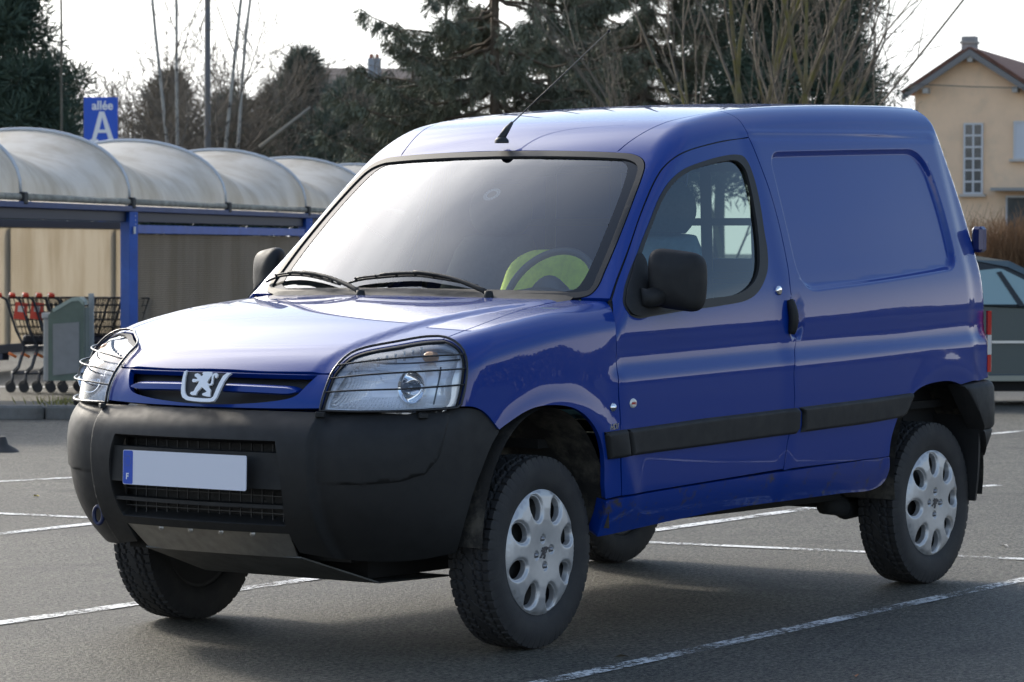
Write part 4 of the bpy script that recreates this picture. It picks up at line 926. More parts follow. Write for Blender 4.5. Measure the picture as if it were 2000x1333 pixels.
nut_rings = [(np.array([(.046*math.cos(2*math.pi*k/4+.25)+.0145*math.cos(t), .046*math.sin(2*math.pi*k/4+.25)+.0145*math.sin(t)) for t in np.linspace(0, 2*math.pi, 18, endpoint=False)]), (-.004, -.0015, .0015, .004)) for k in range(4)]
for xw, s, stv in ((0, -1, .0503), (2.693, -1, 0), (0, 1, .0503), (2.693, 1, 0)):
    wh = bpy.data.objects.new('wheel', None); link(wh, van); wh.location = (xw, s*YC, RT_); wh.rotation_euler = (0, {(-1, 0): .10, (-1, 2.693): .32}.get((s, xw), 0), stv + (math.pi if s > 0 else 0))
    if not protos:
        # built facing -y
        Vm = V; protos['tyre'] = mk('tyre', Vm, F, M_TYRE, wh, True)
        protos['tyre'].data.set_sharp_from_angle(angle=R(32))
        hc = skin('wheel_trim', wh, M_ALLOY, [circ(.2075, 120)]+holes, hub_surf, .009, flange=.020, side=-1, rings=[(h, (-.003, -.007, -.011)) for h in holes]+nut_rings)
        for v in hc.data.vertices: v.co.y -= .074
        hc.data.normals_split_custom_set_from_vertices([tuple(q.vector) for q in hc.data.vertex_normals]) if False else None
        protos['wheel_trim'] = hc
        d = MB(); d.lathe([(0, -.040), (.10, -.044), (.16, -.030), (.200, -.060), (.212, -.070), (.212, .07), (.19, .06), (.10, .02), (0, .02)], 'y', (0, 0, 0), 48)
        protos['wheel_disc'] = d.build('wheel_disc', mat('black steel wheel', (.02, .02, .02), .6), wh, True)
        for k in range(4):
            a = 2*math.pi*k/4+.25
            nb = MB().lathe([(0, -.0975), (.0065, -.096), (.0088, -.088), (.0095, -.080)], 'y', (.046*math.cos(a), 0, .046*math.sin(a)), 14)
            protos['nut%d' % k] = nb.build('wheel_nut', mat('nut grey', (.25, .25, .26), .3, .8), wh, True)
        ln = [((x-495)/9000*1.15, -(y-300)/9000*1.15) for x, y in lion]
        protos['cap'] = MB().add(*extr(ln, .0016, (np.array([0, -.0915, 0]), np.array([1., 0, 0]), np.array([0, 0, 1.]), np.array([0, -1., 0])))).build('trim_emblem', mat('emblem grey', (.12, .12, .13), .3, .7), wh)
        wheel0 = wh
    else:
        for o in [c for c in wheel0.children]:
            c = o.copy(); link(c, wh)
# ---- cab interior
dash = MB(); V = []; F = []
for i, y in enumerate(np.linspace(-.68, .68, 21)):
    hump = .05*math.exp(-((y+.37)/.17)**2)
    for x, z in ((.36, 1.115), (.50, 1.135), (.62, 1.135+hump), (.70, 1.12+hump), (.74, 1.06), (.74, .75)): V.append((x+.12*y*y*(x < .5), y, z))
for i in range(20):
    for j in range(5): F.append((i*6+j, i*6+6+j, i*6+7+j, i*6+j+1))
mk('dashboard', V, F, mat('grey dashboard', (.055, .06, .065), .6), van, True)
sw = MB(); c_ = np.array([.72, -.34, 1.150]); ua = np.array([0, 1., 0]); va = np.array([.50, 0, .866])
sw.tube([tuple(c_+ua*.185*math.cos(t)+va*.185*math.sin(t)) for t in np.linspace(0, 2*math.pi, 40, endpoint=False)], .0135, 10, closed=True)
for a in (0, math.pi, -math.pi/2): sw.tube([tuple(c_+np.array([-.03, 0, .02])), tuple(c_+ua*.18*math.cos(a)+va*.18*math.sin(a))], .016, 8)
sw.lathe([(0, -.02), (.06, -.015), (.075, .02), (.04, .10)], 'x', tuple(c_+np.array([-.02, 0, 0])), 20)
sw.build('steering_wheel', mat('grey wheel', (.10, .11, .12), .5), van, True)
for y0, mm in ((-.37, mat('light blue seat cover', (.18, .40, .55), .9, var=.12, vscale=30)), (.37, M_FABRIC)):
    V = []; F = []; n = 24; rows = 15
    for j in range(rows):
        t = j/(rows-1); z = .78+.58*t; xc = 1.22+.17*t
        hw = .235*(1-.28*max(0, t-.6)/.4)*(1 if t < .97 else .93); th = .075*(1-.45*t)*(1 if t < .97 else .6)
        for i in range(n):
            a = 2*math.pi*i/n; pw = lambda v, e: math.copysign(abs(v)**e, v)
            V.append((xc+th*pw(math.sin(a), .7), y0+hw*pw(math.cos(a), .45), z+.015*math.sin(a)))
    for j in range(rows-1):
        for i in range(n): F.append((j*n+i, j*n+(i+1) % n, j*n+n+(i+1) % n, j*n+n+i))
    F.append(tuple((rows-1)*n+i for i in range(n)))
    seat = mk('seat', V, F, mm, van, True)
    V = []; F = []
    for j in range(9):
        t = j/8; k = math.sin(math.pi*(.12+.80*t))**.4; z = 1.375+.19*t
        for i in range(n):
            a = 2*math.pi*i/n; pw = lambda v, e: math.copysign(abs(v)**e, v)
            V.append((1.41+.06*k*pw(math.sin(a), .7), y0+.135*k*pw(math.cos(a), .6), z))
    for j in range(8):
        for i in range(n): F.append((j*n+i, j*n+(i+1) % n, j*n+n+(i+1) % n, j*n+n+i))
    F += [tuple(range(n))[::-1], tuple(8*n+i for i in range(n))]
    mk('headrest', V, F, M_FABRIC, seat, True)
    MB().box((1.05, y0, .76), (.50, .48, .14), bev=.04).build('seat_cushion', mm, seat)
bh = MB()
for y in (-.68, -.45, -.02, .30, .62): bh.tube([(1.62, y, .6), (1.62, y*.93, 1.72)], .022, 8)
for z in (1.02, 1.22, 1.42, 1.62): bh.tube([(1.62, -.66, z), (1.62, .66, z)], .014, 8)
bh.build('bulkhead_frame', mat('dark frame', (.03, .035, .035), .6), van, True)
MB().box((1.66, 0, .90), (.02, 1.36, .58)).build('bulkhead', mat('grey bulkhead', (.10, .11, .11), .7), van)
MB().box((1.9, 0, .70), (2.3, 1.4, .03)).build('load_floor', M_DARK, van)
MB().box((.86, 0, .66), (1.3, 1.3, .03)).build('cab_floor', M_DARK, van)
# high-visibility waistcoat draped over the driver's seat back
V = []; F = []
for j in range(13):
    t = j/12; z = 1.315-.36*t; xc = .90+.17*((z-.78)/.58)-.055-.012*math.sin(3*t)
    for i in range(15):
        u = -1+2*i/14; V.append((xc-.012-.03*(1-u*u)-.006*math.sin(9*u+4*t), -.17+u*(.21+.03*t), z+.012*math.sin(7*u)*t-.08*abs(u)**3*(1-t)))
for j in range(12):
    for i in range(14): F.append((j*15+i, j*15+i+1, j*15+16+i, j*15+15+i))
vest = mk('safety_vest', V, F, mat('hi-vis yellow', (.78, .90, .10), .8, var=.1, vscale=40), None, True)
tag(vest, "yellow-green safety vest seen through the windscreen behind the steering wheel", 'vest')
so = vest.modifiers.new('t', 'SOLIDIFY'); so.thickness = .004
# ------------------------------------------------------------------ the place: a frame that runs away from the van's parking bay
FH = np.array([math.cos(YAW), math.sin(YAW), 0]); RH = np.array([math.sin(YAW), -math.cos(YAW), 0]); O_ = np.array([CAMP[0], CAMP[1], 0])
FPX = cd.lens*2000/36
def at(px, py, D):
    """point at distance D that the survey of the photograph puts at (px, py)"""
    d = FW+RT*(px-1000)/FPX-UP*(py-666.5)/FPX; return CAMP+d*D
def gz(D): return -.010*np.clip(np.asarray(D, float)-18, 0, 27)
def spot(px, D, z=0.):
    p = O_+FH*D+RH*((px-1000)/FPX*D); return np.array([p[0], p[1], float(gz(D))+z])
def ground_px(px, py):
    lo, hi = 3., 300.
    for _ in range(60):
        m = (lo+hi)/2; p = at(px, py, m); dd = (p-O_)@FH
        if p[2] > gz(dd): lo = m
        else: hi = m
    return at(px, py, lo)
def basis(lat, dep): return RH*lat+FH*dep
rng = np.random.default_rng(7)
def mk_np(name, V, F, m, parent=None, smooth=False):
    V = np.asarray(V, np.float32); F = np.asarray(F, np.int32); me = bpy.data.meshes.new(name); k = F.shape[1]
    me.vertices.add(len(V)); me.vertices.foreach_set('co', V.ravel()); me.loops.add(F.size); me.loops.foreach_set('vertex_index', F.ravel())
    me.polygons.add(len(F)); me.polygons.foreach_set('loop_start', np.arange(0, F.size, k, dtype=np.int32)); me.update(); me.validate()
    if m: me.materials.append(m)
    (me.shade_smooth if smooth else me.shade_flat)()
    o = bpy.data.objects.new(name, me); return link(o, parent)
def norm(a): return a/np.maximum(np.linalg.norm(a, axis=-1, keepdims=True), 1e-9)
def blades(P, D, L, W):
    """needle sprays: slim kites from P along D"""
    P = np.asarray(P); D = norm(np.asarray(D)); n = len(P); r = norm(np.cross(D, rng.normal(size=(n, 3)))); L = np.broadcast_to(L, n)[:, None]; W = np.broadcast_to(W, n)[:, None]
    mid = P+D*L*.45
    V = np.stack([P, mid+r*W, P+D*L, mid-r*W], 1).reshape(-1, 3); F = np.arange(4*n).reshape(n, 4); return V, F
def tubes(segs, n=3):
    A = np.array([s[0] for s in segs]); B = np.array([s[1] for s in segs]); ra = np.array([s[2] for s in segs])[:, None]; rb = np.array([s[3] for s in segs])[:, None]
    t = norm(B-A); ref = np.where(np.abs(t[:, 2:3]) > .9, np.array([[1., 0, 0]]), np.array([[0, 0, 1.]])); u = norm(np.cross(t, ref)); v = np.cross(t, u); V = []
    for j in range(n):
        a = 2*math.pi*j/n; d = u*math.cos(a)+v*math.sin(a); V += [A+d*ra, B+d*rb]
    V = np.stack(V, 1); k = len(segs); base = np.arange(k)[:, None]*2*n
    F = np.concatenate([base+np.array([[2*j, 2*((j+1) % n), 2*((j+1) % n)+1, 2*j+1]]) for j in range(n)], 0)
    return V.reshape(-1, 3), F
def rot_about(v, ax, a):
    ax = ax/np.linalg.norm(ax); return v*math.cos(a)+np.cross(ax, v)*math.sin(a)+ax*(ax@v)*(1-math.cos(a))
def grow(p, d, r, L, depth, segs, tips, wob=.12, up=.05, split=(2, 3), ang=(20, 45), shrink=.72, minr=.003, nseg=5):
    d = d/np.linalg.norm(d); q = p.copy()
    for i in range(nseg):
        d = norm(d+rng.normal(size=3)*wob+np.array([0, 0, up])); e = q+d*L/nseg; r2 = max(minr, r*(1-.45/nseg))
        segs.append((q, e, r, r2)); q, r = e, r2
        if depth > 0 and i >= 1 and rng.random() < .6:
            a = R(rng.uniform(*ang)); dd = rot_about(d, np.cross(d, rng.normal(size=3)), a); grow(q, dd, max(minr, r*.5), L*shrink*rng.uniform(.5, .95), depth-1, segs, tips, wob*1.3, up, split, ang, max(shrink, .55), minr, 5)
    if depth > 0:
        for _ in range(rng.integers(*split)):
            a = R(rng.uniform(*ang)*.7); dd = rot_about(d, np.cross(d, rng.normal(size=3)), a); grow(q, dd, max(minr, r*.75), L*shrink*rng.uniform(.7, 1.05), depth-1, segs, tips, wob, up, split, ang, shrink, minr, nseg)
    else: tips.append((q, d))
# ------------------------------------------------------------------ ground: asphalt sheet with the fall of the land
def asphalt():
    m = bpy.data.materials.new('asphalt'); m.use_nodes = True; n = m.node_tree; L = n.links; b = n.nodes['Principled BSDF']; N = n.nodes.new
    tc = N('ShaderNodeTexCoord')
    def tex(kind, sc, det=4, ro=.6):
        t = N(kind); t.inputs['Scale'].default_value = sc
        if 'Detail' in t.inputs: t.inputs['Detail'].default_value = det; t.inputs['Roughness'].default_value = ro
        L.new(tc.outputs['Object'], t.inputs['Vector']); return t
    big = tex('ShaderNodeTexNoise', .35, 5); mid = tex('ShaderNodeTexNoise', 5, 6, .7); fine = tex('ShaderNodeTexNoise', 55, 3, .85); vor = tex('ShaderNodeTexVoronoi', 48)
    def mr(o, a, b_, c, d):
        q = N('ShaderNodeMapRange'); q.inputs[1].default_value = a; q.inputs[2].default_value = b_; q.inputs[3].default_value = c; q.inputs[4].default_value = d; L.new(o, q.inputs[0]); return q.outputs[0]
    def mul(a, b_):
        q = N('ShaderNodeMath'); q.operation = 'MULTIPLY'; L.new(a, q.inputs[0]); L.new(b_, q.inputs[1]); return q.outputs[0]
    f = mul(mul(mr(big.outputs[0], .3, .7, .72, 1.25), mr(mid.outputs[0], .3, .7, .75, 1.25)), mr(fine.outputs[0], .38, .62, .02, 2.4))
    chip = mr(vor.outputs['Color'], .70, .95, .9, 3.0) ; f = mul(f, chip); oil = tex('ShaderNodeTexNoise', 1.3, 4, .5); f = mul(f, mr(oil.outputs[0], .60, .70, 1.0, .62))
    mx = N('ShaderNodeMix'); mx.data_type = 'RGBA'; mx.blend_type = 'MULTIPLY'; mx.inputs[0].default_value = 1; mx.inputs[6].default_value = (.0225, .0212, .0165, 1); L.new(f, mx.inputs[7])
    L.new(mx.outputs[2], b.inputs['Base Color'])
    b.inputs['Roughness'].default_value = .66; b.inputs['Specular IOR Level'].default_value = .36
    ad = N('ShaderNodeMath'); ad.operation = 'ADD'; L.new(mr(vor.outputs['Distance'], 0, .7, 1, 0), ad.inputs[0]); L.new(fine.outputs[0], ad.inputs[1])
    bp = N('ShaderNodeBump'); bp.inputs['Strength'].default_value = 1.0; bp.inputs['Distance'].default_value = .022; L.new(ad.outputs[0], bp.inputs['Height']); L.new(bp.outputs[0], b.inputs['Normal'])
    return m
M_ASPH = asphalt()
V = []; F = []; deps = [-120, 0, 6, 10, 14, 18, 22, 27, 32, 38, 45, 60, 120, 900]; lats = [-700, -60, -12, -6, 0, 6, 12, 60, 700]
for D in deps:
    for l in lats: p = O_+FH*D+RH*l; V.append((p[0], p[1], float(gz(D))))
for i in range(len(deps)-1):
    for j in range(len(lats)-1): k = i*len(lats)+j; F.append((k, k+1, k+len(lats)+1, k+len(lats)))
tag(mk('ground', V, F, M_ASPH, None, True), kind='structure')
# painted bay lines: worn white, broken up by the stones
def linepaint(name, lo, hi):
    m = bpy.data.materials.new(name); m.use_nodes = True; n = m.node_tree; L = n.links; b = n.nodes['Principled BSDF']; N = n.nodes.new
    b.inputs['Base Color'].default_value = (.70, .70, .67, 1); b.inputs['Roughness'].default_value = .6
    tc = N('ShaderNodeTexCoord'); t = N('ShaderNodeTexNoise'); t.inputs['Scale'].default_value = 42; t.inputs['Detail'].default_value = 6; t.inputs['Roughness'].default_value = .75; L.new(tc.outputs['Object'], t.inputs[0])
    t2 = N('ShaderNodeTexNoise'); t2.inputs['Scale'].default_value = 2.5; L.new(tc.outputs['Object'], t2.inputs[0])
    ad = N('ShaderNodeMath'); ad.operation = 'MULTIPLY_ADD'; L.new(t2.outputs[0], ad.inputs[0]); ad.inputs[1].default_value = .5; L.new(t.outputs[0], ad.inputs[2])
    r = N('ShaderNodeMapRange'); r.inputs[1].default_value = lo; r.inputs[2].default_value = hi; L.new(ad.outputs[0], r.inputs[0])
    tr = N('ShaderNodeBsdfTransparent'); mx = N('ShaderNodeMixShader'); L.new(r.outputs[0], mx.inputs[0]); L.new(tr.outputs[0], mx.inputs[1]); L.new(b.outputs[0], mx.inputs[2]); L.new(mx.outputs[0], n.nodes['Material Output'].inputs[0])
    return m
M_LINE = linepaint('bay line paint', .68, .78); M_LINE2 = linepaint('worn bay line paint', .70, .82)
def stripe(p0, p1, width, m, n=40, e0=0., e1=0.):
    a, b = ground_px(*p0), ground_px(*p1); u_ = (b-a)/np.linalg.norm(b-a); a, b = a-u_*e0, b+u_*e1; t = b-a; t[2] = 0; t = t/np.linalg.norm(t); s_ = np.array([-t[1], t[0], 0])*width/2; V = []; F = []
    for i in range(n+1):
        p = a+(b-a)*i/n; z = float(gz((p-O_)@FH))+.004
        for q in (p+s_, p-s_): V.append((q[0], q[1], z))
    F = [(2*i, 2*i+1, 2*i+3, 2*i+2) for i in range(n)]
    return tag(mk('bay_line', V, F, m), kind='structure')
stripe((1000, 1348), (2100, 1112), .075, M_LINE2, e0=1.5, e1=3)
stripe((-80, 1230), (1660, 983), .085, M_LINE, e0=2)
stripe((-80, 1001), (2100, 1098), .085, M_LINE, e0=8, e1=5)
stripe((-80, 1053), (2100, 833), .085, M_LINE, e0=3, e1=6)
stripe((-80, 946), (145, 934), .08, M_LINE2)
stripe((1890, 953), (1950, 949), .08, M_LINE2)
stripe((-80, 756), (240, 757), .30, M_LINE)
# fallen leaves
for px, py, c_ in ((1200*.0+1669, 1322, (.40, .16, .05)), (1200, 1286, (.10, .08, .05)), (65, 971, (.5, .38, .06)), (1970, 1070, (.5, .48, .44))):
    p = ground_px(px, py); lf = MB().add([(0, 0, .004), (.02, .012, .012), (.05, 0, .006), (.02, -.012, .014)], [(0, 1, 2), (0, 2, 3)]).build('fallen_leaf', mat('leaf %d' % int(c_[0]*100+c_[2]*1000), c_, .8), None, loc=tuple(p), rz=rng.uniform(0, 6))
    tag(lf, {1669: 'orange-brown fallen leaf on the asphalt past the worn bay line', 1200: 'dark fallen leaf on the asphalt by the front wheel', 65: 'yellow fallen leaf on the asphalt beside the bumper', 1970: 'pale scrap lying on the asphalt behind the rear wheel'}[px], 'leaf', 'litter on the asphalt')
# ------------------------------------------------------------------ kerbed island on the left
M_KERB = mat('kerb concrete', (.17, .16, .145), .9, var=.25, vscale=6, dirt=((.07, .065, .055), 3, .5, .7), bump=.4, bscale=50)
Dk = 27.2; isl = empty('island_anchor'); bpy.data.objects.remove(isl)
zi = float(gz(27.5))
ki = MB(); y0 = Dk; a = O_+FH*Dk+RH*(-9); 
cen = O_+FH*(Dk+.75)+RH*(-7.9)
io = tag(MB().box((cen[0], cen[1], zi+.045), (11.4, 1.5-.30, .09), rz=YAW-math.pi/2).build('traffic_island', mat('island tarmac', (.075, .07, .06), .9, var=.3, vscale=3, dirt=((.10, .09, .055), 1.2, .55, .7))), kind='structure')
for k in range(12):
    c_ = O_+FH*(Dk+.07)+RH*(-13.3+k*1.0-.02); MB().box((c_[0], c_[1], zi+.05), (.985, .15, .13), rz=YAW-math.pi/2, bev=.02).build('kerb_stone', M_KERB, io)
n = 90; gp_ = np.stack([rng.normal(0, .16, n), rng.normal(0, .08, n)], 1); ctr = spot(125, 27.75, .09)
Vg, Fg = blades(ctr+gp_[:, :1]*RH+gp_[:, 1:]*FH, np.stack([rng.normal(0, .5, n), rng.normal(0, .5, n), np.ones(n)], 1), rng.uniform(.05, .12, n), .006)
tag(mk_np('dry_grass', Vg, Fg, mat('dry grass', (.22, .20, .06), .9)), 'thin dry yellow-green grass tuft on the kerbed island', 'grass', kind='stuff')
# small bollard foot at the left edge
bp_ = ground_px(3, 883); tag(MB().lathe([(0, .10), (.03, .10), (.045, .05), (.10, .02), (.12, 0)], 'z', tuple(bp_), 16).build('bollard_foot', mat('dark iron', (.04, .035, .03), .7), None, True), 'small dark bollard foot on the asphalt left of the van bumper', 'bollard')
# ------------------------------------------------------------------ trolley shelter
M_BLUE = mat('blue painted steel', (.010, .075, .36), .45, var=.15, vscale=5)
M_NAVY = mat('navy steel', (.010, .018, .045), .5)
def membrane(name, col, tr, streak, sat=.5):
    m = bpy.data.materials.new(name); m.use_nodes = True; n = m.node_tree; L = n.links; N = n.nodes.new; n.nodes.clear()
    tc = N('ShaderNodeTexCoord'); mp = N('ShaderNodeMapping'); mp.inputs['Scale'].default_value = streak; L.new(tc.outputs['Object'], mp.inputs[0])
    t = N('ShaderNodeTexNoise'); t.inputs['Scale'].default_value = 1.6; t.inputs['Detail'].default_value = 6; t.inputs['Roughness'].default_value = .62; L.new(mp.outputs[0], t.inputs[0])
    cr = N('ShaderNodeValToRGB'); cr.color_ramp.elements[0].position = .36; cr.color_ramp.elements[0].color = (col[0]*sat, col[1]*sat*.95, col[2]*sat*.86, 1); cr.color_ramp.elements[1].position = .58; cr.color_ramp.elements[1].color = (*col, 1); L.new(t.outputs[0], cr.inputs[0])
    di = N('ShaderNodeBsdfPrincipled'); di.inputs['Roughness'].default_value = .5; di.inputs['Specular IOR Level'].default_value = .3; tl = N('ShaderNodeBsdfTranslucent'); L.new(cr.outputs[0], di.inputs[0]); L.new(cr.outputs[0], tl.inputs[0])
    mx = N('ShaderNodeMixShader'); mx.inputs[0].default_value = tr; L.new(di.outputs[0], mx.inputs[1]); L.new(tl.outputs[0], mx.inputs[2]); o = N('ShaderNodeOutputMaterial'); L.new(mx.outputs[0], o.inputs[0]); return m
M_VAULT = membrane('weathered white vault sheet', (.90, .86, .78), .5, (1, 1, .35), .72)
M_TAN = membrane('tan translucent sheet', (.38, .33, .25), .6, (1.2, 1.2, .25), .75)
M_TAND = membrane('brown translucent sheet', (.20, .175, .14), .45, (1.2, 1.2, .25), .75)
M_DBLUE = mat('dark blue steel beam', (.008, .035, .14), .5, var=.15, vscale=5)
D1 = 33.; p1 = spot(252, D1); p2 = spot(605, D1*1.214); row = p2-p1; row[2] = 0; LEN = np.linalg.norm(row); row /= LEN; acr = np.array([-row[1], row[0], 0]); acr = acr if acr@RH < 0 else -acr
ZE = float(at(250, 391, D1)[2]); HS = 1.12; RISE = float(at(250, 254, D1)[2])-ZE
ks = [-.93, -.448, 0, .485, .97, 1.46, 1.95, 2.44]
shel = empty('trolley_shelter', tuple(p1), 0, 'trolley shelter with dirty white vaulted roof on a blue steel frame', 'shelter')
def rel(p): return tuple(np.asarray(p, float)-p1)
def gp(k, o=0., z=0.): q = p1+row*(k*LEN)+acr*o; return np.array([q[0], q[1], z])
def arch(t): a = math.pi*t; return HS-HS*math.cos(a), RISE*math.sin(a)**.85
for i in range(len(ks)-1):
    V = []; F = []; nu, nv = 10, 22
    for a in range(nu+1):
        f = a/nu; sag = .24*math.sin(math.pi*f)
        for b_ in range(nv+1):
            o, h = arch(b_/nv); k_ = 1-.0*sag; V.append(rel(gp(ks[i]+(ks[i+1]-ks[i])*f, o, ZE+h-sag*math.sin(math.pi*b_/nv)**.5)))
    for a in range(nu):
        for b_ in range(nv): q = a*(nv+1)+b_; F.append((q, q+1, q+nv+2, q+nv+1))
    mk('roof_vault', V, F, M_VAULT, shel, True)
    e0, e1 = gp(ks[i]+.01, -.01, ZE-.02), gp(ks[i+1]-.01, -.01, ZE-.02)
    MB().tube([rel(e0), rel(e1)], .033, 10).build('eave_roll', mat('grimy sheet edge', (.30, .28, .23), .8, var=.35, vscale=9), shel, True)
M_HOOP = mat('galvanised hoop', (.55, .56, .58), .45, .3)
for k in ks:
    MB().tube([rel(gp(k, *(lambda o, h: (o, ZE+h+.012))(*arch(t)))) for t in np.linspace(0, 1, 26)], .019, 8).build('roof_hoop', M_HOOP, shel, True)
    MB().box(rel(gp(k, -.03, ZE-.03)), (.10, .06, .11), rz=math.atan2(row[1], row[0]), bev=.01).build('hoop_bracket', mat('black bracket', (.02, .02, .02), .6), shel)
def beam(name, a, b, w_, h_, m, parent=shel):
    a, b = np.asarray(a, float), np.asarray(b, float); d = b-a; L_ = np.linalg.norm(d); o = MB().box((0, 0, 0), (L_, w_, h_), bev=.004).build(name, m, parent)
    mid = (a+b)/2-p1; o.location = tuple(mid); o.rotation_euler = (0, -math.asin(d[2]/L_), math.atan2(d[1], d[0])); return o
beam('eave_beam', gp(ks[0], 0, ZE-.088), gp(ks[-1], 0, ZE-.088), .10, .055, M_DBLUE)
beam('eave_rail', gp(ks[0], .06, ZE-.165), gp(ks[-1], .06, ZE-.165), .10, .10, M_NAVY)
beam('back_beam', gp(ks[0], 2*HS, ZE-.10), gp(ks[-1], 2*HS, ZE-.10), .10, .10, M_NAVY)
for k in (0, .97, 1.95):
    beam('post', gp(k, 0, float(gz(33+k*7))-.02), gp(k, 0, ZE-.118), .125, .125, M_BLUE)
    MB().box(rel(gp(k, -.066, ZE-.30)-row*.02), (.07, .008, .07), rz=math.atan2(row[1], row[0])).build('post_label', mat('white label', (.6, .6, .58), .6), shel)
    for dz in (.16, .20, .24): MB().lathe([(0, .006), (.008, .004), (.009, 0)], 'y', (0, 0, 0), 8).build('post_bolt', M_HOOP, shel, loc=rel(gp(k, -.0645, ZE-dz)), rz=math.atan2(row[1], row[0])).scale = (1, -1, 1)
# side panel between the posts: blue frame, ribbed tan sheet
def ribbed(name, A, B, z0, z1, pitch, m, parent=shel):
    A, B = np.asarray(A, float), np.asarray(B, float); t = B-A; t[2] = 0; L_ = np.linalg.norm(t); t /= L_; nn = np.array([-t[1], t[0], 0]); n = int((z1-z0)/pitch)*4; V = []; F = []
    for i in range(n+1):
        z = z0+(z1-z0)*i/n; o = .0028*math.sin(2*math.pi*i/4.)
        for j in range(13): p = A+t*L_*j/12+nn*o; V.append((p[0]-p1[0], p[1]-p1[1], z-p1[2]))
    for i in range(n):
        for j in range(12): q = i*13+j; F.append((q, q+1, q+14, q+13))
    return mk(name, V, F, m, parent, True)
ZB = float(at(262, 441, D1)[2])
for ka, kb in ((0, .97), (.97, 1.95)):
    beam('panel_beam', gp(ka+.02, 0, ZB-.035), gp(kb-.02, 0, ZB-.035), .07, .085, M_BLUE)
    ribbed('side_sheet', gp(ka+.024, .03), gp(kb-.02, .03), -.15, ZB-.085, .022, M_TAND)
    beam('panel_edge', gp(ka+.022, 0, -.2), gp(ka+.022, 0, ZB-.08), .03, .03, mat('pale edge strip', (.45, .45, .42), .5))
    for f in (.33, .66): beam('sheet_rail', gp(ka+(kb-ka)*f, .40, -.2), gp(ka+(kb-ka)*f, .40, ZB-.1), .10, .10, M_NAVY)
    beam('panel_foot', gp(ka+.02, 0, -.17), gp(kb-.02, 0, -.17), .06, .07, M_NAVY)
# ribbed wall along the far side of the shelter
A_ = spot(-60, 41.0); B_ = spot(262, 46.5); A_ = A_+(A_-B_)*.7; zt0, zt1 = float(at(0, 441, 41.9)[2]), float(at(0, 675, 41.9)[2])
wall = empty('ribbed_wall', tuple(A_), 0, 'long ribbed tan screen with dark rails behind the shopping trolleys', 'screen')
_p1 = p1; p1 = A_
ribbed('wall_sheet', A_, B_, zt1, zt0, .024, M_TAN, wall)
for z, h_ in ((zt0+.03, .10), (zt1-.045, .11)):
    beam('wall_rail', np.array([A_[0], A_[1], z])-FH*.05, np.array([B_[0], B_[1], z])-FH*.05, .06, h_, M_NAVY, wall)
for f in (.20, .50, .882):
    q = A_+(B_-A_)*f+FH*.45; beam('wall_post', (q[0], q[1], zt1-.2), (q[0], q[1], zt0), .12, .12, M_NAVY, wall)
p1 = _p1
